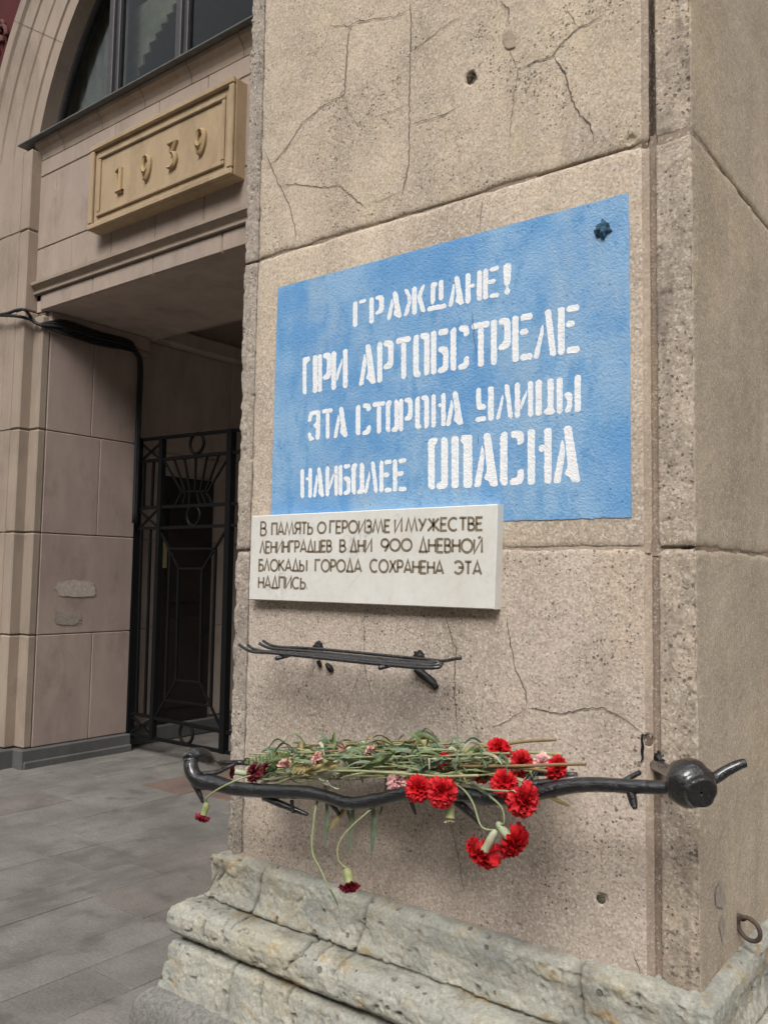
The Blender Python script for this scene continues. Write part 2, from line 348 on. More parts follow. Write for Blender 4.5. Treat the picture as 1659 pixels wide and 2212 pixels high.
class MB:
    def __init__(s): s.v = []; s.f = []; s.mi = []; s.cur = 0
    def add(s, vs, fs):
        b = len(s.v); s.v += [Vector(p) for p in vs]
        for f in fs: s.f.append([b + i for i in f]); s.mi.append(s.cur)
    def box(s, a, b, bev=0.):
        x0, x1 = sorted((a[0], b[0])); y0, y1 = sorted((a[1], b[1])); z0, z1 = sorted((a[2], b[2]))
        e = min(bev, (x1 - x0) / 3, (y1 - y0) / 3, (z1 - z0) / 3)
        if e <= 0:
            s.add([(x, y, z) for x in (x0, x1) for y in (y0, y1) for z in (z0, z1)],
                  [(0, 1, 3, 2), (4, 6, 7, 5), (0, 4, 5, 1), (2, 3, 7, 6), (0, 2, 6, 4), (1, 5, 7, 3)]); return
        vs = []; idx = {}
        for i, x in enumerate((x0, x1)):
            for j, y in enumerate((y0, y1)):
                for k, z in enumerate((z0, z1)):
                    sx = e if i == 0 else -e; sy = e if j == 0 else -e; sz = e if k == 0 else -e
                    for q, p in enumerate(((x, y + sy, z + sz), (x + sx, y, z + sz), (x + sx, y + sy, z))):
                        idx[i, j, k, q] = len(vs); vs.append(p)
        fs = []
        for i in (0, 1): fs.append([idx[i, j, k, 0] for j, k in ((0, 0), (1, 0), (1, 1), (0, 1))])
        for j in (0, 1): fs.append([idx[i, j, k, 1] for i, k in ((0, 0), (1, 0), (1, 1), (0, 1))])
        for k in (0, 1): fs.append([idx[i, j, k, 2] for i, j in ((0, 0), (1, 0), (1, 1), (0, 1))])
        for j in (0, 1):
            for k in (0, 1): fs.append([idx[0, j, k, 1], idx[1, j, k, 1], idx[1, j, k, 2], idx[0, j, k, 2]])
        for i in (0, 1):
            for k in (0, 1): fs.append([idx[i, 0, k, 0], idx[i, 1, k, 0], idx[i, 1, k, 2], idx[i, 0, k, 2]])
            for j in (0, 1): fs.append([idx[i, j, 0, 0], idx[i, j, 1, 0], idx[i, j, 1, 1], idx[i, j, 0, 1]])
        for i in (0, 1):
            for j in (0, 1):
                for k in (0, 1): fs.append([idx[i, j, k, q] for q in range(3)])
        s.add(vs, fs)
    def tube(s, pts, rad, n=8, sub=0, jit=0., ends=True):
        pts = [Vector(p) for p in pts]
        if not isinstance(rad, (list, tuple)): rad = [rad] * len(pts)
        if sub: pts, rad = smooth(pts, rad, sub)
        up = Vector((0, 0, 1)); rings = []; prev = None
        for i, p in enumerate(pts):
            t = (pts[min(i + 1, len(pts) - 1)] - pts[max(i - 1, 0)]).normalized()
            if prev is None:
                a = t.cross(up)
                if a.length < .1: a = t.cross(Vector((0, 1, 0)))
                a.normalize()
            else:
                a = (prev - t * prev.dot(t)).normalized()
            prev = a; b = t.cross(a)
            ring = []
            for k in range(n):
                an = 2 * math.pi * k / n
                r = rad[i] * (1 + (jit * mnoise.noise(p * 60 + Vector((k, 0, 0))) if jit else 0))
                ring.append(p + (a * math.cos(an) + b * math.sin(an)) * r)
            rings.append(ring)
        vs = [v for r in rings for v in r]; fs = []
        for i in range(len(rings) - 1):
            for k in range(n):
                fs.append((i * n + k, i * n + (k + 1) % n, (i + 1) * n + (k + 1) % n, (i + 1) * n + k))
        if ends:
            fs.append(tuple(range(n - 1, -1, -1))); fs.append(tuple(range((len(rings) - 1) * n, len(rings) * n)))
        s.add(vs, fs)
    def prism(s, poly, y0, y1):            # polygon in X-Z, front at y0
        n = len(poly); tri = tessellate_polygon([[Vector((p[0], p[1], 0)) for p in poly]])
        vs = [(p[0], y0, p[1]) for p in poly] + [(p[0], y1, p[1]) for p in poly]
        fs = [tuple(t) for t in tri] + [(i, (i + 1) % n, n + (i + 1) % n, n + i) for i in range(n)]
        s.add(vs, fs)
    def loft(s, rows, closed=False):
        n = len(rows[0]); vs = [p for r in rows for p in r]; fs = []
        for i in range(len(rows) - 1):
            for k in range(n if closed else n - 1):
                fs.append((i * n + k, i * n + (k + 1) % n, (i + 1) * n + (k + 1) % n, (i + 1) * n + k))
        s.add(vs, fs)
    def build(s, name, mat, parent=None, smooth=False, fix=True):
        me = bpy.data.meshes.new(name)
        xs = np.array([tuple(v) for v in s.v]); lo = xs.min(0); hi = xs.max(0)
        c = Vector(((lo[0] + hi[0]) / 2, (lo[1] + hi[1]) / 2, lo[2]))
        me.from_pydata([tuple(v - c) for v in s.v], [], s.f)
        if fix:
            import bmesh
            bm = bmesh.new(); bm.from_mesh(me); bmesh.ops.recalc_face_normals(bm, faces=bm.faces); bm.to_mesh(me); bm.free()
        if any(s.mi): me.polygons.foreach_set('material_index', s.mi)
        if smooth: me.polygons.foreach_set('use_smooth', [True] * len(me.polygons))
        me.update(); return link(name, me, mat, parent, c)

def smooth(pts, rad, sub):
    P = [pts[0]] + list(pts) + [pts[-1]]; Rr = [rad[0]] + list(rad) + [rad[-1]]; o = []; ro = []
    for i in range(1, len(P) - 2):
        a, b, c, d = P[i - 1], P[i], P[i + 1], P[i + 2]
        for k in range(sub):
            t = k / sub
            o.append(.5 * ((2 * b) + (c - a) * t + (2 * a - 5 * b + 4 * c - d) * t * t + (3 * b - a - 3 * c + d) * t ** 3))
            ro.append(Rr[i] * (1 - t) + Rr[i + 1] * t)
    o.append(P[-2]); ro.append(Rr[-2]); return o, ro

def gridmesh(name, V, nu, nv, mats, mi=None, parent=None, smooth_=True, flip=False):
    # V (nu*nv,3) world, index u*nv+v
    c = np.array([V[:, 0].mean(), V[:, 1].mean(), V[:, 2].min()])
    me = bpy.data.meshes.new(name); me.vertices.add(nu * nv); me.vertices.foreach_set('co', (V - c).astype(np.float32).ravel())
    u, v = np.meshgrid(np.arange(nu - 1), np.arange(nv - 1), indexing='ij'); a = (u * nv + v).ravel()
    q = np.stack([a, a + nv, a + nv + 1, a + 1], 1)
    if flip: q = q[:, ::-1]
    nf = len(q); me.loops.add(nf * 4); me.loops.foreach_set('vertex_index', q.astype(np.int32).ravel())
    me.polygons.add(nf); me.polygons.foreach_set('loop_start', np.arange(0, nf * 4, 4, dtype=np.int32))
    me.polygons.foreach_set('loop_total', np.full(nf, 4, np.int32))
    if mi is not None: me.polygons.foreach_set('material_index', np.repeat(mi, nv - 1).astype(np.int32))
    me.polygons.foreach_set('use_smooth', np.full(nf, smooth_))
    me.update(calc_edges=True); me.validate()
    return link(name, me, mats, parent, Vector(c))

# ------------------------------------------------------------------ ground
def slab_ground():
    mb = MB(); tones = []; rng = random.Random(5)
    xs = [-14.0]
    while xs[-1] < 6: xs.append(xs[-1] + (rng.choice((.45, .56, .7)) if xs[-1] < -4.7 else rng.choice((.25, .30, .36, .42))))
    for j in range(len(xs) - 1):
        y = -6 + rng.random()
        while y < 14:
            L = rng.uniform(.8, 1.6); b = len(mb.f)
            mb.box((xs[j] + .0022, y + .0015, -.12), (xs[j + 1] - .0022, y + L - .0015, rng.uniform(-.003, 0)), .002)
            t = rng.uniform(.93, 1.06); c = (.178 * t, .167 * t, .150 * t)
            cx, cy = (xs[j] + xs[j + 1]) / 2, y + L / 2
            if rng.random() < .3: c = (.166 * t, .149 * t, .133 * t)
            if -5.6 < cx < -4.6 and 2.4 < cy < 4.0: c = (.160 * t, .112 * t, .090 * t)
            tones += [c] * (len(mb.f) - b); y += L
    b = len(mb.f)
    mb.add([(-400, -400, -.03), (400, -400, -.03), (400, 400, -.03), (-400, 400, -.03)], [(0, 1, 2, 3)]); tones += [(.06, .055, .048)]
    o = mb.build('pavement', 'pave')
    at_ = o.data.attributes.new('tone', 'FLOAT_COLOR', 'FACE')
    at_.data.foreach_set('color', np.array([(*c, 1) for c in tones], np.float32).ravel())
    tag(o, kind='structure')
slab_ground()

# ------------------------------------------------------------------ the pier
XL, XR = -1.882, -.550           # outer corners of the shaft
FL, FR = -1.817, -.654           # main face between the corner strips
pier = thing('stone_pier', (-1.2, 1.1, 0), 'square tan stone pier with cracked weathered face carrying the blue painted notice', 'pillar')

HOLES = [  # px, py, radius m, depth m
    (1016, 168, .017, .02), (1298, 1943, .013, .008), (630, 1075, .012, .014), (977, 1062, .009, .012), (1020, 632, .005, .01),
    (1303, 498, .034, .012), (1395, 1600, .012, .015), (1120, 2000, .006, .006), (1360, 300, .012, .006), (780, 1795, .01, .002)]

def plan(gd):
    pts = []; reg = []
    def seg(a, b, step, r, first=False):
        L = math.dist(a, b); n = max(1, int(round(L / step)))
        for i in range(0 if first else 1, n + 1):
            t = i / n; pts.append((a[0] + (b[0] - a[0]) * t, a[1] + (b[1] - a[1]) * t)); reg.append(r)
    ys = .004
    seg((XL, 2.2), (XL, .25), .12, 4, True); seg((XL, .25), (XL, ys), .006, 1)
    seg((XL, ys), (FL - .009, ys), .0035, 1); seg((FL - .009, ys), (FL - .007, .014), .004, 1)
    seg((FL - .007, .014), (FL - .001, .014), .003, 1); seg((FL - .001, .014), (FL, 0), .004, 0)
    seg((FL, 0), (FR, 0), .0035, 0)
    seg((FR, 0), (FR + .003, .006), .003, 2); seg((FR + .003, .006), (FR + .0135, .007), .0035, 2)
    seg((FR + .0135, .007), (FR + .0150, gd), .004, 5); seg((FR + .0150, gd), (FR + .027, gd), .0035, 5)
    seg((FR + .027, gd), (FR + .029, .006), .004, 5); seg((FR + .029, .006), (XR, .003), .0035, 3)
    seg((XR, .003), (XR, .62), .005, 4); seg((XR, .62), (XR, 2.2), .12, 4)
    return np.array(pts), np.array(reg)

def block(name, z0, z1, facemat, seed, rough):
    P, reg = plan(.034 if name == 'upper' else .015)
    n = len(P); T = np.zeros_like(P)
    T[1:-1] = P[2:] - P[:-2]; T[0] = P[1] - P[0]; T[-1] = P[-1] - P[-2]
    T /= np.linalg.norm(T, axis=1)[:, None]; Nrm = np.stack([T[:, 1], -T[:, 0]], 1)   # outward
    zz = list(np.arange(z0, min(z1, 3.7), .0035));
    if z1 > 3.7: zz += list(np.arange(3.7, z1, .1))
    zz.append(z1); zz = np.array([z0] + zz + [z1]); nz = len(zz)
    V = np.zeros((n, nz, 3)); V[:, :, 0] = P[:, 0][:, None]; V[:, :, 1] = P[:, 1][:, None]; V[:, :, 2] = zz[None, :]
    W = V.reshape(-1, 3)
    dn = fbm(W, 9, 3, seed) * .0016 + fbm(W, 60, 3, seed + 3) * .0009
    insign = (W[:, 0] > -1.76) & (W[:, 0] < -.66) & (W[:, 2] > 1.75) & (W[:, 2] < 2.5) & (W[:, 1] < .002)
    dn = np.where(insign, np.minimum(dn * .5, .0008), dn)
    regf = np.repeat(reg, nz)
    st = (regf == 1) | (regf == 3)
    dn = dn + np.where(st, fbm(W, 40, 4, seed + 9) * .0028 * rough - np.clip(fbm(W, 70, 2, seed + 31) - .35, 0, 1) * .014 * rough, 0)
    # worn arrises: chips at the outer corners and along block edges
    ed = np.minimum(W[:, 2] - z0, z1 - W[:, 2])
    chip = np.clip(fbm(W, 14, 4, seed + 5) + .05, 0, 1)
    dn -= np.exp(-ed / .005) * (.0028 + .013 * chip)
    for cx, cw in ((XL, .010), (XR, .008)):
        dc = np.hypot(W[:, 0] - cx, W[:, 1] - .004)
        dn -= np.exp(-dc / cw) * (.001 + .010 * np.clip(fbm(W, 34, 4, seed + 8) + .05, 0, 1))
    for cx in (FL, FR):
        dc = np.where(W[:, 1] < .004, np.abs(W[:, 0] - cx), 1)
        dn -= np.exp(-dc / .004) * (.001 + .009 * np.clip(fbm(W, 30, 3, seed + 18), 0, 1))
    for hx, hy, r, d in HOLES:
        c = at(hx, hy, 0)
        rr = np.hypot(W[:, 0] - c.x, W[:, 2] - c.z) / (r * (1 + .35 * fbm(W, 70, 2, 5)))
        dn -= np.where((rr < 1.15) & (W[:, 1] < .06), d * np.clip(1.25 - rr ** 2, 0, 1), 0)
    N3 = np.repeat(Nrm, nz, 0)
    W[:, 0] += N3[:, 0] * dn; W[:, 1] += N3[:, 1] * dn
    W3 = W.reshape(n, nz, 3)
    for k in (0, nz - 1): W3[:, k, :2] -= Nrm * .022
    mi = np.where(reg[1:] == 5, 5, np.where(reg[1:] == 4, 3, np.where(reg[1:] == 3, 2, np.where(reg[1:] == 1, 1, np.where(reg[1:] == 2, 4, 0)))))
    o = gridmesh('stone_block', W, n, nz, [facemat, 'strip_left', 'strip', 'side', 'jointp', 'joint' if name == 'upper' else 'jointd'], mi, pier, True)
    return o
block('upper', 2.5805, 5.6, 'stone_up', 11, 1.0)
block('middle', 1.7195, 2.5745, 'stone_mid', 23, .9)
block('lower', .852, 1.7145, 'stone_low', 37, 1.0)
mb = MB(); mb.box((XL + .018, .016, .5), (FL - .0, 2.18, 5.5)); mb.box((FL, .009, .5), (FR + .01, 2.18, 5.5)); mb.box((FR + .01, .036, .5), (FR + .034, 2.18, 5.5)); mb.box((FR + .034, .016, .5), (XR - .012, 2.18, 5.5))
mb.build('mortar_core', 'joint', pier)
mb = MB(); mb.box((XL + .008, .015, 2.560), (XR - .006, 2.17, 2.596)); mb.box((XL + .008, .013, 1.700), (XR - .004, 2.17, 1.733)); mb.box((FL + .004, .0065, 2.565), (FR - .002, .02, 2.590)); mb.box((FR + .032, .0078, 2.5655), (XR - .003, .2, 2.5905)); mb.build('mortar_bed', 'jointd', pier)
mb = MB(); mb.box((FL + .004, .0035, 1.704), (FR + .012, .02, 1.730), .002); mb.build('mortar_joint', 'jointp', pier)
mb = MB(); mb.box((XL - .06, -.06, 5.6), (XR + .06, 2.2, 9)); mb.build('upper_shaft', 'side', pier)

# holes and stubs
def blob(c, r, seed, sy=.5, n=14, rough=.35):
    mb = MB(); rows = []
    for i in range(n + 1):
        th = math.pi * i / n; row = []
        for k in range(n * 2):
            ph = 2 * math.pi * k / (n * 2); d = Vector((math.sin(th) * math.cos(ph), math.cos(th), math.sin(th) * math.sin(ph)))
            q = r * (1 + rough * mnoise.fractal(d * 2.3 + Vector((seed, 0, 0)), 1, 2, 4))
            row.append(c + Vector((d.x * q, d.y * q * sy, d.z * q)))
        rows.append(row)
    mb.loft(rows, True); return mb
blob(at(1303, 498, .002), .020, 5.3, .75, 16, .4).build('corroded_stub', 'lump', pier, True)
for q, (px, py, r) in enumerate(((1016, 168, .013), (630, 1075, .009), (977, 1062, .007), (1020, 632, .004), (1298, 1943, .010))):
    blob(at(px, py, .010 if q != 4 else .006), r, q * 7.7, .5, 12, .5).build('shrapnel_hole', 'hole' if q != 2 else 'soot', pier, True)

# cracks: irregular dark slits following the photographed lines
def crack_ribbon(mb, px, w, seed, Y=0., off=.0022):
    P = [at(x, y, Y) for x, y in px]; out = []
    for i in range(len(P) - 1):
        a, b = P[i], P[i + 1]; n = max(2, int((b - a).length / .005))
        for k in range(n): out.append(a.lerp(b, k / n))
    out.append(P[-1]); L = []; Rr = []
    for i, p in enumerate(out):
        t = (out[min(i + 1, len(out) - 1)] - out[max(i - 1, 0)]).normalized(); nn = Vector((-t.z, 0, t.x))
        j = mnoise.noise(p * 60 + Vector((seed, 0, 0))) * .0042 + mnoise.noise(p * 210 + Vector((0, seed, 0))) * .0022
        e = min(i, len(out) - 1 - i) / 8; ww = w * min(1, .25 + e) * (.8 + .9 * abs(mnoise.noise(p * 45 + Vector((3, seed, 1)))))
        c = p + nn * j
        L.append(c - nn * ww * .5 - Vector((0, off, 0))); Rr.append(c + nn * ww * .5 - Vector((0, off, 0)))
    mb.loft([L, Rr])
CR = [  # width mm, points
    (2.0, [(887, 0), (889, 60), (886, 160), (885, 270), (884, 350), (872, 410), (868, 428)]),
    (1.8, [(885, 22), (850, 38), (805, 42), (770, 47), (755, 58), (712, 55)]),
    (2.2, [(755, 58), (750, 130), (745, 205), (700, 228), (655, 265), (620, 320), (582, 362)]),
    (1.1, [(712, 55), (705, 90), (685, 112), (650, 120)]),
    (1.1, [(745, 205), (753, 240), (772, 268), (800, 280)]),
    (1.8, [(1080, 0), (1100, 22), (1098, 55)]), (1.2, [(1098, 95), (1105, 120), (1120, 150), (1112, 200), (1104, 260), (1102, 300)]),
    (2.0, [(1120, 150), (1155, 135), (1195, 122), (1215, 90), (1250, 62), (1300, 36)]), (1.2, [(1215, 0), (1230, 25), (1250, 62)]),
    (2.3, [(1195, 122), (1220, 160), (1235, 215), (1255, 250), (1275, 270), (1283, 312)]),
    (1.5, [(887, 112), (920, 90), (955, 60), (1000, 36)]), (1.5, [(885, 268), (940, 255), (1000, 230)]), (1.0, [(800, 255), (845, 242), (884, 228)]),
    (2.0, [(575, 328), (590, 365), (605, 400), (625, 440), (638, 490), (640, 522)]),
    (1.9, [(603, 403), (640, 398), (690, 405), (735, 402), (762, 425), (792, 450)]), (1.3, [(872, 412), (830, 430), (790, 442)]),
    (1.2, [(606, 410), (580, 440), (568, 450)]), (1.2, [(876, 410), (900, 420), (915, 428)]),
    (1.5, [(1043, 425), (1040, 465), (1036, 500)]),
    (1.5, [(962, 1320), (970, 1360), (985, 1400), (982, 1470), (985, 1530), (990, 1600)]), (1.4, [(975, 1780), (990, 1850), (1003, 1925)]),
    (1.3, [(790, 1325), (788, 1370), (785, 1430), (803, 1495), (808, 1520)]), (1.0, [(785, 1430), (762, 1500), (740, 1570), (728, 1618)]),
    (1.9, [(1095, 1330), (1103, 1390), (1112, 1440), (1135, 1490), (1138, 1530)]), (1.8, [(1138, 1530), (1175, 1535), (1215, 1543), (1260, 1532), (1300, 1528), (1345, 1550), (1385, 1580)]),
    (1.2, [(1138, 1530), (1090, 1560), (1062, 1572)]), (.9, [(800, 1900), (803, 1850), (806, 1800)]), (2.6, [(1368, 2060), (1376, 2085), (1384, 2112)])]
for q, (wd, pl) in enumerate(CR):
    mb = MB(); crack_ribbon(mb, pl, wd * .00105, q * 3.7); mb.build('crack', 'crack' if wd > 1.35 else 'crack2', pier)
# smears
def smear(px, Yv, seed, mat, plane='Y', n=26, amp=.3, name='smear', parent=None):
    P = [at(x, y, Yv) if plane == 'Y' else atx(x, y, Yv) for x, y in px]
    out = []
    for i in range(len(P)):
        a, b = P[i], P[(i + 1) % len(P)]
        for k in range(n // len(P) + 2): out.append(a.lerp(b, k / (n // len(P) + 2)))
    c = sum(out, Vector()) / len(out)
    out = [c + (p - c) * (1 + amp * mnoise.noise(p * 55 + Vector((seed, 0, 0)))) for p in out]
    mb = MB(); k = len(out); mb.add(out + [c], [(i, (i + 1) % k, k) for i in range(k)]); return mb.build(name, mat, parent or pier)
smear([(1592, 1885), (1578, 1925), (1576, 1965), (1590, 1975), (1604, 1960), (1608, 1920)], XR + .0035, 1, 'smear', 'X') if False else None
smear([(1553, 1905), (1545, 1935), (1546, 1955), (1560, 1965), (1567, 1945), (1562, 1920)], XR + .0023, 1, 'smear', 'X')
smear([(1560, 1975), (1552, 1995), (1560, 2040), (1567, 2000)], XR + .0023, 2, 'smear', 'X')
smear([(1082, 88), (1084, 72), (1100, 66), (1112, 76), (1112, 98), (1098, 108)], -.003, 4, 'jointp')

# base mouldings
PROF = [(-.035, .872), (.012, .864), (.026, .857), (.034, .846), (.036, .825), (.034, .795), (.036, .765), (.043, .742), (.042, .734), (.034, .731), (.034, .728), (.064, .7265),
        (.092, .721), (.104, .711), (.112, .692), (.113, .668), (.110, .650), (.101, .639), (.074, .636), (.072, .624), (.100, .618), (.108, .606), (.113, .57), (.118, .54), (.122, .512), (.126, .495)]
PL = [(.10, .500), (.120, .498), (.145, .490), (.162, .474), (.172, .452), (.176, .43), (.178, .40), (.18, .3), (.18, .15), (.18, -.02)]
def resample(prof, step):
    o = []
    for i in range(len(prof) - 1):
        a, b = prof[i], prof[i + 1]; n = max(1, int(math.dist(a, b) / step))
        for k in range(n): t = k / n; o.append((a[0] + (b[0] - a[0]) * t, a[1] + (b[1] - a[1]) * t))
    o.append(prof[-1]); return np.array(o)
def zj(px, p): return at(.6 * (560 + .48222 * px[0]), .6 * (2980 + .48222 * px[1]), -p)
BJ = [([(780, 320), (770, 430), (760, 540), (690, 690)], .04), ([(1575, 550), (1540, 700), (1490, 920), (1440, 1010)], .04), ([(1075, 880), (980, 1060)], .105), ([(555, 1040), (545, 1370)], .115),
      ([(500, 250), (510, 330), (440, 400)], .032), ([(775, 1170), (760, 1260), (800, 1400)], .115)]
BJ += [([(380, 690), (375, 800), (440, 822)], .10), ([(1075, 880), (1090, 940), (1010, 1010)], .10), ([(965, 1230), (960, 1330)], .118), ([(1240, 890), (1250, 940), (1440, 1005)], .07)]
BJW = [[zj(q, p) for q in pl] for pl, p in BJ]
BJW.append([at(1300 * .6 + .36167 * 1285, 1830 + .36167 * 700, -.035), at(780 + .36167 * 1275, 1830 + .36167 * 940, -.06), at(780 + .36167 * 1255, 1830 + .36167 * 1057, -.09)])
def moulding(name, prof, mat, step, rough, seed, joints):
    pr = resample(prof, step); n = len(pr)
    tn = np.gradient(pr, axis=0); tn /= np.linalg.norm(tn, axis=1)[:, None] + 1e-9; pn = np.stack([-tn[:, 1], tn[:, 0]], 1)   # outward (p,z)
    fr = np.linspace(0, 1, 400); sd = 1 - np.concatenate([np.linspace(0, .82, 22), np.linspace(.83, 1, 90)]); rows = []
    cols = [('L', t) for t in sd] + [('F', t) for t in fr[1:-1]] + [('R', t) for t in sd[::-1]]
    V = np.zeros((len(cols), n, 3)); NN = np.zeros((len(cols), n, 3))
    for j, (k, t) in enumerate(cols):
        p = pr[:, 0]; z = pr[:, 1]
        if k == 'L':
            V[j, :, 0] = XL - p; V[j, :, 1] = -p * (1 - t) + 2.2 * t; NN[j, :, 0] = -pn[:, 0]
            if t == 0: NN[j, :, 0] *= .707; NN[j, :, 1] = -pn[:, 0] * .707
        elif k == 'R':
            V[j, :, 0] = XR + p; V[j, :, 1] = -p * (1 - t) + 2.2 * t; NN[j, :, 0] = pn[:, 0]
            if t == 0: NN[j, :, 0] *= .707; NN[j, :, 1] = -pn[:, 0] * .707
        else:
            V[j, :, 0] = (XL - p) * (1 - t) + (XR + p) * t; V[j, :, 1] = -p; NN[j, :, 1] = -pn[:, 0]
        V[j, :, 2] = z; NN[j, :, 2] = pn[:, 1]
    W = V.reshape(-1, 3); N = NN.reshape(-1, 3)
    d = (fbm(W, 6, 3, seed) * .002 + fbm(W, 24, 4, seed + 2) * .0022 + fbm(W, 90, 3, seed + 4) * .0014) * rough
    f1 = fbm(W, 10, 5, seed + 6, .62); f2 = fbm(W, 21, 5, seed + 26, .62); f3 = fbm(W, 38, 4, seed + 36, .6)
    d -= (np.clip((f1 - .12) * 18, 0, 1) * .0034 + np.clip((f2 - .16) * 16, 0, 1) * .0024 + np.clip((f3 - .18) * 14, 0, 1) * .0015) * rough    # flaked, spalled layers
    d -= np.clip(.02 - np.abs(f1 - .2), 0, 1) * .07 * rough                     # hairline splits
    d -= np.clip(fbm(W * np.array([1, 1, 1.4]), 44, 2, seed + 8) - .5, 0, 1) * .035 * rough   # cavities
    cn = np.minimum(np.hypot(W[:, 0] - XL + .02, W[:, 1] + .02), np.hypot(W[:, 0] - XR - .02, W[:, 1] + .02))
    d -= np.exp(-cn / .05) * np.clip(fbm(W, 14, 4, seed + 12) + .2, 0, 1) * .03 * rough
    dirt_shade = np.zeros(len(W)); cav = np.clip(fbm(W * np.array([1, 1, 1.4]), 44, 2, seed + 8) - .5, 0, 1); dirt_shade += np.clip(cav * 5, 0, .6)
    if joints:
        for zc, wz, am in ((.729, .0035, .55), (.629, .009, .7), (.866, .006, .35)): dirt_shade += np.exp(-((W[:, 2] - zc - fbm(W, 18, 3, 91) * .006) / wz) ** 2) * am * np.clip(.6 + fbm(W, 14, 3, 92) * 1.6, 0, 1)  # shade painted into the bed line, undercut and top crease
        for J in BJW:
            for a, b in zip(J[:-1], J[1:]):
                lo, hi = min(a.z, b.z), max(a.z, b.z)
                s = np.clip((W[:, 2] - b.z) / (a.z - b.z + 1e-9), 0, 1)
                xj = b.x + (a.x - b.x) * s + fbm(W, 35, 2, 77) * .006
                mk = (W[:, 2] > lo - .004) & (W[:, 2] < hi + .004) & (W[:, 1] < .0)
                gv = np.where(mk, np.exp(-((W[:, 0] - xj) / .0038) ** 2), 0); d -= gv * .009; dirt_shade += gv * .55  # joints also darkened in colour so the grooves read
    W += N * d[:, None]
    o = gridmesh(name, W, len(cols), n, mat, None, pier, True)
    a = o.data.attributes.new('dirt_shade', 'FLOAT', 'POINT'); a.data.foreach_set('value', dirt_shade.astype(np.float32)); return o
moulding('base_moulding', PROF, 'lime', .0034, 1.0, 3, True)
moulding('granite_plinth', PL, 'granite', .009, .22, 50, False)

# ------------------------------------------------------------------ painted notice
sign = thing('painted_notice', tuple(at(1000, 1125, 0)), 'blue rectangle painted on the pier with white stencilled Russian lettering', 'sign')
sx0, sx1, sz0, sz1 = -1.731, -.6825, 1.783, 2.4765
edge = []
def rag(a, b, amp, n=90):
    for i in range(n):
        p = Vector(a).lerp(Vector(b), i / n); j = mnoise.fractal(Vector((p.x, p.y, 0)) * 45, 1, 2, 3) * amp
        t = (Vector(b) - Vector(a)).normalized(); edge.append((p.x - t.y * j, p.y + t.x * j))
rag((sx0 - .004, sz0 + .02, 0), (-1.05, 1.779, 0), .003); rag((-1.05, 1.779, 0), (-.93, 1.781, 0), .0035, 14); rag((-.93, 1.781, 0), (sx1 + .002, 1.7795, 0), .003, 50)
rag((sx1 + .002, 1.7795, 0), (sx1, sz1 + .001, 0), .0008); rag((sx1, sz1 + .001, 0), (sx0, sz1 - .001, 0), .0012); rag((sx0, sz1 - .001, 0), (sx0 - .004, sz0 + .02, 0), .0012)
mb = MB(); mb.prism(edge, -.0017, .001); mb.build('painted_field', 'blue', sign)

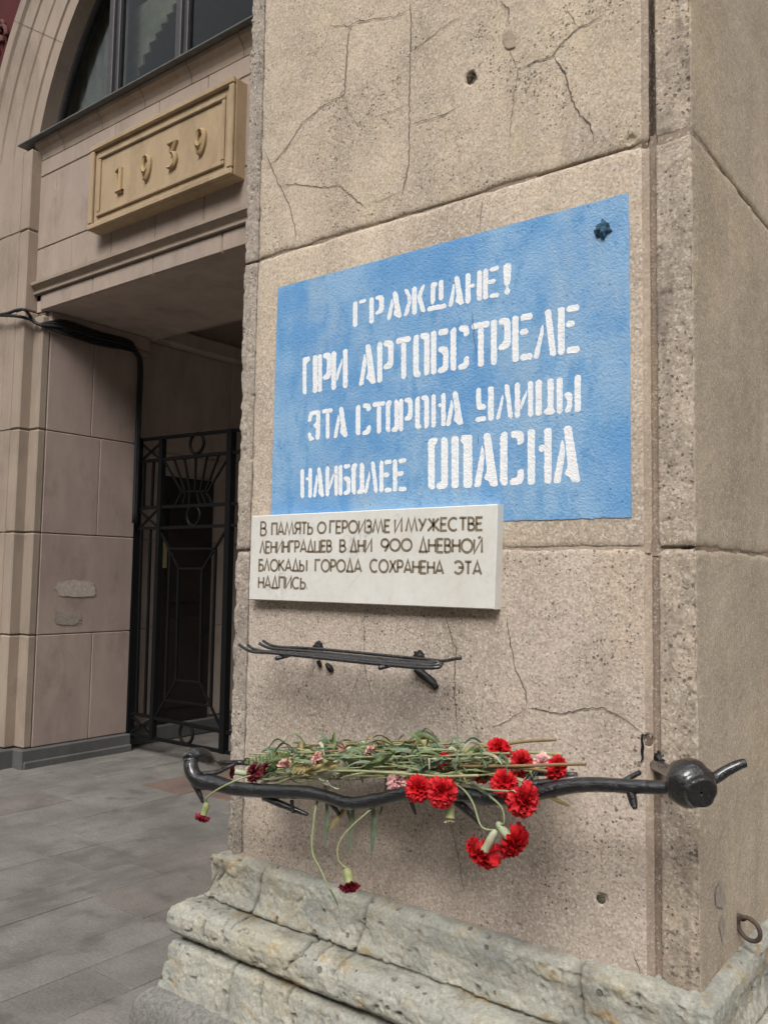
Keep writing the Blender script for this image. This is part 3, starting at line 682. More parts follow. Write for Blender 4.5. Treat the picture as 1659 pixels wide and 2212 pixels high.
def stencil(ch, v):
    # v: variant; returns polygons in a unit box, s = stem width as a fraction of the letter width
    def r(x0, y0, x1, y1): return [(x0, y0), (x1, y0), (x1, y1), (x0, y1)]
    S = .30; g = .09
    if ch == 'Г': return [r(0, 0, S + .02, 1), r(S + .14, .86, 1, 1)]
    if ch == 'Р': return [r(0, 0, S, 1), [(S + g, 1), (.82, 1), (1, .93), (1, .38), (.8, .30), (S + g, .30), (S + g, .42), (.62, .44), (.68, .5), (.68, .86), (S + g, .86)]]
    if ch == 'А': return [[(0, 0), (.27, 0), (.43, .5), (.44, .62), (.33, .8)], [(.39, 1), (.67, 1), (1, 0), (.67, 0), (.62, .12), (.43, .13), (.43, .2), (.55, .28)]]
    if ch == 'Л': return [[(0, 0), (.24, 0), (.46, .55), (.43, .72), (.40, .72)], [(.50, 1), (.76, 1), (1, 0), (.75, 0)]]
    if ch == 'Ж': return [[(.02, 1), (.19, .98), (.36, .66), (.36, .52), (.20, .02), (0, 0), (.20, .52), (.20, .66)], r(.39, 0, .59, 1), [(.98, 1), (.82, .98), (.63, .66), (.63, .52), (.80, .02), (1, 0), (.81, .52), (.81, .66)]]
    if ch == 'Д': return [[(.18, .29), (.23, .29), (.23, .18), (.32, .18), (.32, .29), (.42, .29), (.42, .84), (.55, .84), (.55, .93), (.42, 1), (.2, .98)], r(.6, .3, .84, 1), r(0, 0, 1, .17)]
    if ch == 'Н':
        b = [r(0, 0, S, 1), r(1 - S, 0, 1, 1)]
        return b + ([r(S - .01, .48, .58, .62)] if v == 1 else [r(.47, .58, .71, .71)])
    if ch == 'Е':
        m = [(S - .02, .47), (.78, .47), (.78, .61), (S - .02, .61)] if v == 1 else r(S + .08, .55, .78, .68)
        return [r(0, 0, S, 1), r(S + .10, .86, 1, 1), m, r(S + .10, .0, 1, .14)]
    if ch == '!': return [[(.12, .30), (.82, .30), (1, .9), (.85, 1), (.15, 1), (0, .9)], [(.1, .1), (.3, 0), (.7, 0), (.85, .1), (.8, .22), (.2, .22)], r(.25, .2, .7, .31)]
    if ch == 'П': return ([[(0, 0), (.25, 0), (.25, .84), (.5, .86), (.5, 1), (0, 1)], r(.7, 0, 1, 1)] if v == 1 else [r(0, 0, .34, 1), [(.45, .86), (.58, .86), (.58, 0), (1, 0), (1, 1), (.45, 1)]])
    if ch == 'И': return [r(0, 0, .28, 1), r(.72, 0, 1, 1), [(.30, .2), (.36, .22), (.66, .62), (.66, .8), (.62, .74), (.31, .42)]]
    if ch == 'Т': return [r(0, .86, 1, 1), r(.36, 0, .68, .87)]
    if ch == 'О':
        L = [(0, .06), (.1, 0), (.47, 0), (.47, .12), (S + .03, .12), (S + .03, 1), (.12, 1), (0, .94)]
        Rr = [(.55, .9), (.55, 1), (.88, 1), (1, .93), (1, .05), (.88, 0), (.65, 0), (.65, .86), (.45, .86), (.45, 1), (.55, 1)]
        Rr = [(.43, .87), (.43, 1), (.88, 1), (1, .94), (1, .06), (.88, 0), (.67, 0), (.67, .87)]
        if v == 1: return [L, Rr]
        return [[(x, 1 - y) for x, y in L], [(x, 1 - y) for x, y in Rr]]
    if ch == 'Б': return [r(0, 0, S, 1), r(S + .12, .86, 1, 1), [(S + g, 0), (.8, 0), (1, .08), (1, .53), (.82, .61), (S + .12, .61), (S + .12, .48), (.6, .48), (.7, .44), (.7, .14), (S + g, .13)]]
    if ch == 'С': return [[(0, .06), (.12, 0), (S, 0), (S, 1), (.12, 1), (0, .94)], [(.45, 1), (.86, 1), (1, .93), (1, .76), (.72, .72), (.72, .87), (.45, .87)], [(.42, 0), (.82, 0), (1, .09), (1, .30), (.72, .28), (.72, .14), (.42, .13)]]
    if ch == 'Э': return [[(.62, 0), (.85, 0), (.97, .1), (1, .97), (.9, 1), (.25, 1), (.12, .93), (0, .62), (.25, .64), (.42, .87), (.68, .87), (.68, .58), (.45, .56), (.45, .44), (.66, .44)], [(0, .3), (.25, .3), (.3, .12), (.52, .12), (.5, 0), (.1, .0)]]
    if ch == 'У': return [[(0, 1), (.27, 1), (.27, .5), (.56, .5), (.56, .34), (.15, .34), (0, .42)], r(.68, 0, 1, 1), r(-.03, 0, .56, .15)]
    if ch == 'Ц': return [r(0, 0, .31, 1), [(.62, .16), (.62, 1), (.92, 1), (.92, .16), (1, .14), (1, 0), (.42, .02), (.42, .15)]]
    if ch == 'Ы': return [r(0, 0, .24, 1), [(.31, .04), (.5, 0), (.64, .12), (.64, .53), (.54, .58), (.31, .56), (.31, .44), (.44, .40), (.42, .14), (.31, .12)], r(.74, 0, 1, 1)]
ROWS = [  # origin, scale, base line, top line, letters
    ((1240, 900), 640 / 1659, ((105, 722), (1320, 465)), ((110, 480), (1330, 175)),
     [('Г', 85, 208, 0), ('Р', 238, 372, 0), ('А', 398, 540, 0), ('Ж', 553, 765, 0), ('Д', 775, 955, 0), ('А', 970, 1118, 0), ('Н', 1133, 1285, 1), ('Е', 1297, 1448, 1), ('!', 1485, 1560, 0)]),
    ((1060, 1070), 560 / 1659, ((115, 1040), (1490, 825)), ((140, 638), (1495, 360)),
     [('П', 95, 250, 1), ('Р', 257, 398, 0), ('И', 402, 572, 0), ('А', 690, 875, 0), ('Р', 890, 1060, 0), ('Т', 1088, 1245, 0), ('О', 1272, 1445, 1), ('Б', 1462, 1645, 0)]),
    ((1560, 1070), 560 / 1659, ((15, 820), (1365, 618)), ((15, 360), (1370, 107)),
     [('С', 187, 385, 0), ('Т', 413, 600, 0), ('Р', 618, 825, 0), ('Е', 845, 1060, 0), ('Л', 1065, 1312, 0), ('Е', 1332, 1560, 0)]),
    ((1090, 1330), 600 / 1659, ((80, 712), (1580, 552)), ((130, 410), (1520, 218)),
     [('Э', 55, 180, 0), ('Т', 197, 305, 0), ('А', 310, 452, 0), ('С', 533, 682, 0), ('Т', 697, 825, 0), ('О', 832, 960, 2), ('Р', 963, 1097, 0), ('О', 1123, 1260, 1), ('Н', 1285, 1425, 2), ('А', 1425, 1600, 0)]),
    ((1680, 1330), 440 / 1659, ((325, 700), (1500, 582)), ((335, 228), (1505, 76)),
     [('У', 135, 370, 0), ('Л', 393, 632, 0), ('И', 657, 905, 0), ('Ц', 940, 1200, 0), ('Ы', 1225, 1550, 0)]),
    ((1060, 1620), 440 / 1659, ((112, 655), (1470, 562)), ((125, 258), (1380, 125)),
     [('Н', 92, 245, 2), ('А', 258, 412, 0), ('И', 432, 597, 0), ('Б', 610, 767, 0), ('О', 782, 953, 2), ('Л', 947, 1140, 0), ('Е', 1162, 1328, 1), ('Е', 1343, 1528, 1)]),
    ((1500, 1500), 620 / 1659, ((150, 703), (1530, 635)), ((170, 205), (1455, 92)),
     [('О', 115, 303, 2), ('П', 340, 537, 2), ('А', 555, 787, 0), ('С', 807, 1035, 0), ('Н', 1072, 1300, 2), ('А', 1315, 1577, 0)])]
def ln(l, x): (a, b), (c, d) = l; return b + (d - b) * (x - a) / (c - a)
def ragged(poly, seed, amp=.0016, step=.004):
    o = []
    for i in range(len(poly)):
        a, b = Vector((*poly[i], 0)), Vector((*poly[(i + 1) % len(poly)], 0)); L = (b - a).length; n = max(1, int(L / step))
        for k in range(n):
            p = a.lerp(b, k / n)
            j = Vector((mnoise.noise(Vector((p.x * 160, p.y * 160, seed))), mnoise.noise(Vector((p.x * 160 + 40, p.y * 160, seed))), 0))
            j += .6 * Vector((mnoise.noise(Vector((p.x * 420, p.y * 420, seed))), mnoise.noise(Vector((p.x * 420 + 9, p.y * 420, seed))), 0))
            if k == 0:                                # paint rounds the corners a little
                pa = Vector((*poly[i - 1], 0)); da = (pa - a); db = (b - a)
                p = a + da.normalized() * min(.0022, da.length * .3) + db.normalized() * min(.0022, db.length * .3)
            p = p + j * amp; o.append((p.x, p.y))
    return o
sd_ = 0
for org, sc, bl, tl, letters in ROWS:
    def D_(x, y): return (.6 * (org[0] + sc * x), .6 * (org[1] + sc * y))
    for ch, x0, x1, v in letters:
        sd_ += 1; mb = MB()
        for poly in stencil(ch, v):
            pp = []
            for u, t in poly:
                px = x0 + (x1 - x0) * u; py = ln(bl, px) * (1 - t) + ln(tl, px) * t
                p = at(*D_(px, py), 0); pp.append((p.x, p.z))
            ar = sum(pp[i][0] * pp[(i + 1) % len(pp)][1] - pp[(i + 1) % len(pp)][0] * pp[i][1] for i in range(len(pp)))
            if ar < 0: pp = pp[::-1]
            mb.prism(ragged(pp, sd_), -.0023 - .00005 * (sd_ % 5), -.0015)
        mb.build('letter', 'white', sign)
# rust and drip marks over the paint
for q, (px, w_) in enumerate((([(1020, 668), (1022, 700), (1026, 735), (1030, 775)], .0016), ([(1035, 938), (1034, 960)], .003))):
    mb = MB(); crack_ribbon(mb, px, w_, 50 + q, 0., .0030); mb.build('drip_mark', 'crack', sign)

# ------------------------------------------------------------------ marble plaque
PT = .030
c_tl, c_tr, c_br, c_bl = at(543.5, 1114.6, -PT), at(1074.7, 1088.7, -PT), at(1067, 1316.6, -PT), at(537.5, 1295, -PT)
px0, px1 = (c_tl.x + c_bl.x) / 2, (c_tr.x + c_br.x) / 2
plq = thing('marble_plaque', ((px0 + px1) / 2, 0, (c_bl.z + c_br.z) / 2), 'white marble slab with brown engraved Russian text, fixed below the blue notice', 'plaque')
mb = MB()
def quadslab(mb, cs, y0, y1, e):
    # cs: four corners (x,z) counter-clockwise from bottom left; bevelled front edge
    c = Vector((sum(p[0] for p in cs) / 4, sum(p[1] for p in cs) / 4))
    def inset(d): return [(p[0] + (d if p[0] < c.x else -d), p[1] + (d if p[1] < c.y else -d)) for p in cs]
    rows = [[(x, y1, z) for x, z in cs], [(x, y0 + e, z) for x, z in cs], [(x, y0, z) for x, z in inset(e)]]
    vs = sum(rows, []); fs = [(i + 4 * r, (i + 1) % 4 + 4 * r, (i + 1) % 4 + 4 * r + 4, i + 4 * r + 4) for r in (0, 1) for i in range(4)]
    fs += [(8, 9, 10, 11), (3, 2, 1, 0)]; mb.add(vs, fs)
quadslab(mb, [(c_bl.x, c_bl.z), (c_br.x, c_br.z), (c_tr.x, c_tr.z), (c_tl.x, c_tl.z)], -PT, .0, .002)
mb.build('slab', 'marble', plq)
# stroke font: thin capitals in a unit cell
def arc(cx, cy, rx, ry, a0, a1, n=14): return [(cx + rx * math.cos(R_(a0 + (a1 - a0) * i / n)), cy + ry * math.sin(R_(a0 + (a1 - a0) * i / n))) for i in range(n + 1)]
_O = arc(.5, .5, .5, .5, 0, 360, 28)
FONT = {'Г': (.45, [[(0, 0), (0, 1), (1, 1)]]), 'П': (.5, [[(0, 0), (0, 1), (1, 1), (1, 0)]]), 'А': (.58, [[(0, 0), (.5, 1.05), (1, 0)], [(.22, .27), (.78, .27)]]),
 'М': (.85, [[(0, 0), (.22, 1.05), (.5, .0), (.78, 1.05), (1, 0)]]), 'Я': (.5, [[(1, 0), (1, 1), (.4, 1)] + arc(.4, .74, .4, .26, 90, 270) + [(1, .48)], [(.45, .48), (0, 0)]]),
 'Т': (.5, [[(0, 1), (1, 1)], [(.5, 1), (.5, 0)]]), 'Ь': (.42, [[(0, 1), (0, 0), (.5, 0)] + arc(.5, .28, .5, .28, -90, 90) + [(0, .56)]]),
 'О': (.75, [_O]), '0': (.8, [_O]), 'Е': (.42, [[(1, 1), (0, 1), (0, 0), (1, 0)], [(0, .52), (.85, .52)]]),
 'Р': (.42, [[(0, 0), (0, 1), (.5, 1)] + arc(.5, .72, .5, .28, 90, -90) + [(0, .44)]]), 'И': (.52, [[(0, 1), (0, 0), (1, 1.05), (1, 0)]]),
 'З': (.42, [arc(.4, .75, .5, .27, 140, -90) + arc(.4, .25, .6, .27, 90, -140)]), 'В': (.42, [[(0, 0), (0, 1), (.45, 1)] + arc(.45, .76, .42, .24, 90, -90) + [(0, .52)], [(.45, .52)] + arc(.45, .26, .55, .26, 90, -90) + [(0, 0)]]),
 'У': (.55, [[(0, 1), (.52, .42)], [(1, 1), (.2, 0)]]), 'Ж': (.85, [[(.5, 0), (.5, 1)], [(.05, 1), (.5, .5), (0, 0)], [(.95, 1), (.5, .5), (1, 0)]]),
 'С': (.65, [arc(.55, .5, .55, .5, 50, 310, 20)]), 'Л': (.5, [[(0, 0), (.5, 1.05), (1, 0)]]), 'Н': (.5, [[(0, 0), (0, 1)], [(1, 0), (1, 1)], [(0, .52), (1, .52)]]),
 'Д': (.58, [[(.08, .02), (.5, 1.1), (.92, .02)], [(-.08, .02), (1.08, .02)]]), 'Ц': (.5, [[(0, 1), (0, 0), (1.12, 0), (1.12, -.06)], [(.92, 1), (.92, 0)]]),
 '9': (.6, [arc(.5, .66, .5, .34, 0, 360, 22), [(1, .62), (.85, .3), (.5, -.08)]]), 'Й': (.52, [[(0, 1), (0, -.03), (1, 1.05), (1, 0)], [(.5, 1.08), (.85, 1.22)]]),
 'Б': (.42, [[(.9, 1), (0, 1), (0, 0), (.5, 0)] + arc(.5, .28, .5, .28, -90, 90) + [(0, .56)]]), 'К': (.5, [[(0, 0), (0, 1)], [(.95, 1), (0, .48)], [(.2, .58), (1, 0)]]),
 'Ы': (.66, [[(0, 1), (0, 0), (.3, 0)] + arc(.3, .27, .3, .27, -90, 90) + [(0, .54)], [(1, 0), (1, 1)]]), 'Х': (.55, [[(0, 0), (.95, 1)], [(.05, 1), (1, 0)]]),
 'Э': (.6, [arc(.4, .5, .6, .5, 140, -140, 20), [(.4, .5), (1, .5)]]), '.': (.08, [[(.3, .02), (.7, .06)]])}
def strokes(mb, pl, wd, y0, y1):
    P = [Vector((p[0], p[1])) for p in pl]; closed = (P[0] - P[-1]).length < 1e-5; L = []; Rr = []
    n = len(P)
    for i in range(n):
        a = P[i - 1] if i else (P[-2] if closed else P[0]); b = P[i + 1] if i < n - 1 else (P[1] if closed else P[-1])
        d1 = (P[i] - a); d2 = (b - P[i]); d1 = d1.normalized() if d1.length > 1e-9 else d2.normalized(); d2 = d2.normalized() if d2.length > 1e-9 else d1
        t = (d1 + d2); t = t.normalized() if t.length > 1e-6 else d1
        k = min(1.9, 1 / max(.3, t.dot(d1))); nn = Vector((-t.y, t.x)) * wd * .5 * k
        L.append(P[i] + nn); Rr.append(P[i] - nn)
    q = n
    vs = [(p.x, y0, p.y) for p in L] + [(p.x, y0, p.y) for p in Rr]
    mb.add(vs, [(i, i + 1, q + i + 1, q + i) for i in range(q - 1)])
def A_(x, y): return (.6 * (890 + .28933 * x), .6 * (1820 + .28933 * y))
def B_(x, y): return (.6 * (1350 + .28933 * x), .6 * (1800 + .28933 * y))
def C_(x, y): return (.6 * (890 + .28933 * x), .6 * (1960 + .28933 * y))
def E_(x, y): return (.6 * (1350 + .28933 * x), .6 * (1960 + .28933 * y))
WORDS = [('В', A_(170, 372), A_(238, 370), 166), ('ПАМЯТЬ', A_(308, 368), A_(812, 352), 145), ('О', A_(877, 346), A_(977, 342), 135), ('ГЕРОИЗМЕ', A_(1030, 345), B_(185, 400), 150), ('И', B_(248, 400), B_(330, 396), 158), ('МУЖЕСТВЕ', B_(385, 392), B_(1335, 374), 158),
 ('ЛЕНИНГРАДЦЕВ', A_(162, 592), A_(1048, 573), 140), ('В', A_(1155, 576), A_(1222, 575), 145), ('ДНИ', A_(1283, 576), A_(1545, 577), 150), ('900', B_(77, 632), B_(455, 632), 145), ('ДНЕВНОЙ', B_(550, 648), B_(1328, 655), 165),
 ('БЛОКАДЫ', C_(150, 328), C_(740, 332), 138), ('ГОРОДА', C_(848, 336), C_(1418, 341), 145), ('СОХРАНЕНА', C_(1530, 340), E_(848, 368), 152), ('ЭТА', E_(995, 362), E_(1320, 376), 155), ('НАДПИСЬ.', C_(143, 543), C_(750, 551), 138)]
for wi, (wd, b0, b1, hpx) in enumerate(WORDS):
    mb = MB(); yv = -PT - .0004
    P0, P1 = at(*b0, yv), at(*b1, yv); hh = at(b0[0], b0[1] - .17360 * hpx * .99, yv).z - P0.z; hh1 = at(b1[0], b1[1] - .1736 * hpx * .99, yv).z - P1.z
    gap = .13; tot = sum(FONT[c][0] for c in wd) + gap * (len(wd) - 1); k = 0
    for ci, c in enumerate(wd):
        cw, st = FONT[c]
        for pl in st:
            pp = []
            for u, t in pl:
                f = (k + cw * u) / tot; p = P0.lerp(P1, f); h = hh + (hh1 - hh) * f; pp.append((p.x, p.z + h * t))
            strokes(mb, pp, .0060, yv - .00004 * (ci % 3), yv)
        k += cw + gap
    mb.build('engraved_word', 'engrave', plq)

# ------------------------------------------------------------------ upper wire rack
rack = thing('wire_rack', tuple(at(740, 1425, -.07)), 'small black iron rack of parallel rods sticking out under the marble plaque', 'rack')
def K_(x, y, Y): return at(492 + .3255 * x, 1350 + .3255 * y, Y)
rr = .0042
for pts in ([(75, 130, -.150), (165, 178, -.150), (330, 190, -.150), (1260, 283, -.146), (1425, 255, -.122)],
            [(132, 130, -.128), (205, 170, -.128), (420, 188, -.126), (1250, 268, -.122), (1410, 250, -.11)],
            [(170, 170, -.105), (250, 178, -.105), (600, 198, -.103), (1240, 258, -.1), (1400, 246, -.096)],
            [(212, 122, -.085), (290, 156, -.085), (520, 176, -.083), (1240, 244, -.08), (1400, 240, -.082)],
            [(235, 106, -.062), (330, 145, -.062), (600, 160, -.062), (1300, 228, -.06), (1420, 240, -.07), (1500, 226, -.09), (1545, 221, -.1)]):
    mb = MB(); mb.tube([K_(*p) for p in pts], rr, 8, 5, .06); mb.build('rod', 'black', rack, True)
for a, b, s0 in (((325, 222, -.165), (600, 152, .01), .0055), ((1010, 285, -.165), (1270, 215, .01), .0055)):
    mb = MB(); mb.tube([K_(*a), K_(*b)], [s0, s0 * 1.15], 12); mb.build('crossbar', 'black', rack, True)
    mb = blob(K_(*b[:2], -.004), .016, a[0] * .1, .5, 12, .5); mb.build('wall_socket', 'soot', rack, True)
for pts, r in (([(1255, 285, -.012), (1300, 330, -.008), (1340, 365, -.006), (1385, 420, -.004)], [.011, .010, .009, .007]), ([(600, 235, -.01), (612, 265, -.006), (618, 280, -.004)], [.007, .006, .003]), ([(655, 255, -.008), (675, 285, -.006), (690, 310, -.004)], [.004, .009, .006])):
    mb = MB(); mb.tube([K_(*p) for p in pts], r, 10, 5, .5); mb.build('stay', 'soot', rack, True)

# ------------------------------------------------------------------ branch-shaped flower holder
def Z1(x, y): return (384 + .311 * x, 1560 + .311 * y)
def Z2(x, y): return (840 + .27125 * x, 1560 + .27125 * y)
def Z3(x, y): return (1260 + .24051 * x, 1530 + .24051 * y)
holder = thing('flower_holder', tuple(at(950, 1715, -.2)), 'glossy black wrought iron branch with twigs and knob, holding flowers across the pier', 'holder')
FB = [(412, 1640, -.235, 17), (416, 1668, -.24, 18), (432, 1686, -.238, 19), (462, 1692, -.23, 19), (524, 1705, -.22, 17.5), (602, 1709, -.21, 17), (664, 1712, -.21, 16.5), (711, 1722, -.212, 16), (742, 1733, -.215, 16), (773, 1735, -.215, 16), (819, 1727, -.21, 16.5), (876, 1714, -.205, 17),
      (931, 1712, -.20, 17.5), (993, 1716, -.20, 18), (1070, 1724, -.20, 18), (1148, 1716, -.195, 18), (1225, 1699, -.19, 18.5), (1287, 1695, -.185, 18.5), (1365, 1699, -.18, 18), (1450, 1702, -.175, 17), (1485, 1702, -.17, 20)]
def pr(px, py, Y, rp): p = at(px, py, Y); return p, rp * depth(p) / F_PX
mb = MB(); q = [pr(*a) for a in FB]; mb.tube([a for a, _ in q], [b * .87 for _, b in q], 16, 6, .14); mb.build('branch', 'black', holder, True)
LB = [(412, 1642, -.235, 17), (416, 1634, -.225, 17), (428, 1630, -.21, 17), (444, 1634, -.19, 15), (456, 1642, -.17, 11), (470, 1648, -.13, 7), (500, 1648, -.09, 6), (540, 1648, -.06, 6), (700, 1655, -.05, 6), (900, 1662, -.05, 6), (1100, 1668, -.05, 6), (1245, 1674, -.06, 6)]
mb = MB(); q = [pr(*a) for a in LB]; mb.tube([a for a, _ in q], [b for _, b in q], 12, 5, .12); mb.build('back_rod', 'black', holder, True)
def knobrow():
    c = at(1491, 1693, -.17); ax = (Vector(CAM) - c).normalized() * .75 + Vector((.62, -.05, -.42)); ax.normalize()
    a = ax.cross(Vector((0, 0, 1))).normalized(); b = ax.cross(a); rows = []
    pf = [(-.048, .004), (-.045, .018), (-.036, .032), (-.018, .043), (0, .0455), (.014, .043), (.024, .036), (.027, .0315), (.030, .0305), (.038, .0305), (.041, .0285), (.042, .023), (.0385, .015), (.040, .007), (.0385, .001)]
    for x, r in pf:
        row = []
        for k in range(36):
            an = 2 * math.pi * k / 36; d = a * math.cos(an) + b * math.sin(an); p = c + ax * x * .94 + d * r * .94
            row.append(p + d * (mnoise.noise(p * 40) * .0042 + mnoise.noise(p * 110) * .0014) + ax * (mnoise.noise(p * 130) * .0028 if x > .037 else 0))
        rows.append(row)
    mb = MB(); mb.loft(rows, True); return mb, c, ax
mb, kc, kax = knobrow(); mb.build('knob', 'black', holder, True)
for pts, nm in (([(1404, 1652, .035, 12), (1420, 1655, .0, 13), (1440, 1664, -.06, 14), (1468, 1680, -.13, 16)], 'wall_stalk'),
                ([(1515, 1700, -.165, 13), (1545, 1680, -.14, 12.5), (1575, 1662, -.125, 12), (1598, 1651, -.115, 11), (1610, 1648, -.11, 9)], 'stub_arm'),
                ([(*Z1(110, 420), -.24, 7), (*Z1(150, 490), -.235, 6), (*Z1(178, 560), -.23, 3)], 'twig'),
                ([(*Z1(600, 515), -.21, 9), (*Z1(720, 570), -.2, 8), (*Z1(820, 610), -.19, 6.5), (*Z1(905, 643), -.18, 3.5)], 'twig'),
                ([(*Z1(793, 540), -.2, 4.5), (*Z1(797, 590), -.2, 4), (*Z1(802, 632), -.2, 3.5)], 'twig'),
                ([(*Z1(1060, 560), -.21, 6.5), (*Z1(1095, 600), -.205, 5.5), (*Z1(1122, 645), -.2, 3.5)], 'twig'),
                ([(*Z2(165, 590), -.2, 6), (*Z2(185, 660), -.195, 5), (*Z2(215, 738), -.19, 2.5)], 'twig'),
                ([(*Z2(500, 600), -.2, 12), (*Z2(600, 680), -.19, 10), (*Z2(680, 760), -.18, 7), (*Z2(742, 832), -.17, 3.5)], 'twig'),
                ([(*Z3(430, 760), -.18, 11), (*Z3(445, 840), -.185, 9), (*Z3(462, 905), -.19, 5)], 'twig'),
                ([(*Z3(330, 680), -.17, 7), (*Z3(420, 620), -.15, 6.5), (*Z3(505, 575), -.13, 5.5)], 'twig'),
                ([(*Z2(1075, 500), -.19, 8), (*Z2(1120, 450), -.18, 6.5), (*Z2(1175, 385), -.16, 4)], 'twig'),
                ([(*Z2(1110, 495), -.19, 8), (*Z2(1300, 470), -.16, 7.5), (*Z2(1440, 452), -.14, 7), (*Z2(1490, 440), -.135, 6)], 'twig'),
                ([(*Z1(170, 360), -.2, 5), (*Z1(270, 350), -.17, 5.5), (*Z1(340, 318), -.14, 5), (*Z1(400, 292), -.12, 4)], 'twig'),
                ([(700, 1722, -.2, 9), (705, 1700, -.12, 8), (710, 1675, -.05, 7)], 'cross_rod'), ([(950, 1715, -.19, 9), (955, 1700, -.12, 8), (960, 1672, -.05, 7)], 'cross_rod'),
                ([(560, 1705, -.2, 8), (575, 1685, -.12, 7), (590, 1655, -.05, 6)], 'cross_rod'), ([(830, 1722, -.2, 8), (834, 1700, -.12, 7), (838, 1668, -.05, 6)], 'cross_rod'),
                ([(1130, 1716, -.19, 8), (1140, 1700, -.12, 7), (1150, 1682, -.05, 6), (1160, 1680, .01, 6)], 'cross_rod'), ([(600, 1650, -.05, 6), (590, 1640, .01, 6)], 'cross_rod')):
    mb = MB(); q = [pr(*a) for a in pts]; mb.tube([a for a, _ in q], [b for _, b in q], 12, 5, .12); mb.build(nm, 'black', holder, True)
# dark hole where the stalk enters the corner groove
mb = MB(); mb = blob(at(1425, 1640, .012), .014, 9.1, .6, 12, .5); mb.build('shrapnel_hole', 'soot', pier, True)
for q, (px, py, r) in enumerate(((1391, 1592, .006), (1391, 1606, .007), (1390, 1622, .007), (1389, 1636, .005))): pass
mb = MB(); crack_ribbon(mb, [(1391, 1585), (1390, 1605), (1389, 1625), (1386, 1648)], .010, 91, 0., .003); mb.build('shrapnel_hole', 'soot', pier)

# ------------------------------------------------------------------ flowers
def bloom(mb, c, ax, r, seed, npet=26, opened=1., cup=.5):
    rng = random.Random(seed); ax = Vector(ax).normalized(); a = ax.orthogonal().normalized(); b = ax.cross(a)
    for i in range(npet):
        layer = i / npet; th = i * 2.39996 + rng.uniform(-.3, .3)
        tilt = (1.42 - 1.15 * layer) * opened * rng.uniform(.85, 1.12)      # outer petals lie flat, inner stand
        L = r * (1.0 - .22 * layer) * rng.uniform(.88, 1.1); W = r * rng.uniform(.42, .58)
        d = a * math.cos(th) + b * math.sin(th); side = ax.cross(d)
        ph = rng.uniform(0, 6.28); fr = rng.uniform(2.5, 4); rows = []; nu, nv = 6, 11
        for u in range(nu):
            t = u / (nu - 1); row = []
            ang = tilt * (.35 + .8 * t); rad = L * t
            for v in range(nv):
                s = (v / (nv - 1)) * 2 - 1
                tooth = (.10 * L * ((v % 2) * 2 - 1) * rng.uniform(.4, 1)) if u == nu - 1 else 0
                rr_ = rad + tooth - L * .16 * t * s * s; wv = W * (t ** .75) * s
                ruf = r * .15 * t * t * math.sin(fr * s * 2.2 + ph) + r * .05 * t * math.sin(9 * s + ph * 2)
                p = c + d * (rr_ * math.sin(ang)) + ax * (rr_ * math.cos(ang) + L * .02) + side * wv
                p += (ax * math.sin(ang) - d * math.cos(ang)) * ruf
                row.append(p)
            rows.append(row)
        mb.loft(rows)
def calyx(mb, base, tip, r):
    P = [base.lerp(tip, t) for t in (0, .15, .45, .8, 1)]
    mb.tube(P, [r * .35, r * .85, r, r * .9, r * 1.05], 10, 3)
def leafstrip(mb, pts, w, fold=.25, twist=0.):
    P, _ = smooth([Vector(p) for p in pts], [1] * len(pts), 5); rows = [[], [], []]; n = len(P); view = Vector((0, -1, 0))
    for i, p in enumerate(P):
        t = (P[min(i + 1, n - 1)] - P[max(i - 1, 0)]).normalized(); s = t.cross(view)
        if s.length < .1: s = t.cross(Vector((0, 0, 1)))
        s.normalize(); nn = t.cross(s); f = i / (n - 1); s = (Matrix.Rotation(twist * f, 3, t) @ s)
        ww = w * (math.sin(math.pi * min(1, f * .92 + .08)) ** .6) * .5
        if i == n - 1: ww = w * .02
        rows[0].append(p - s * ww + nn * ww * fold); rows[1].append(p); rows[2].append(p + s * ww + nn * ww * fold)
    mb.loft(rows)
NF = 0
def flower(name, head, axis, r, pm, stem, label, cat='flower', group='flowers laid on the iron branch', npet=26, opened=1., cm='calyx', sm='stem', cl=.034, cr=.0075, sr=.0021, leaves=()):
    global NF; NF += 1
    c = at(*head); ax = Vector(axis).normalized()
    o = thing(name, tuple(c - ax * cl), label, cat, group)
    r *= .94
    mb = MB(); bloom(mb, c - ax * r * .25, ax, r, NF * 13, npet, opened); mb.build('bloom', pm, o, True, False)
    mb = MB(); calyx(mb, c - ax * (cl + r * .2), c - ax * r * .12, cr); mb.build('calyx', cm, o, True)
    if stem:
        pts = [c - ax * (cl + r * .2)] + [at(*p) for p in stem]
        mb = MB(); mb.tube(pts, [sr * 1.1] + [sr] * (len(pts) - 1), 7, 5); mb.build('stem', sm, o, True)
    for lf in leaves:
        mb = MB(); leafstrip(mb, [at(*p) for p in lf], .007, .3, .8); mb.build('leaf', 'leaf', o, True, False)
    return o
TC = lambda px, py, Y: (Vector(CAM) - at(px, py, Y)).normalized()
def dirpx(a, b, Ya, Yb): return (at(*b, Yb) - at(*a, Ya)).normalized()

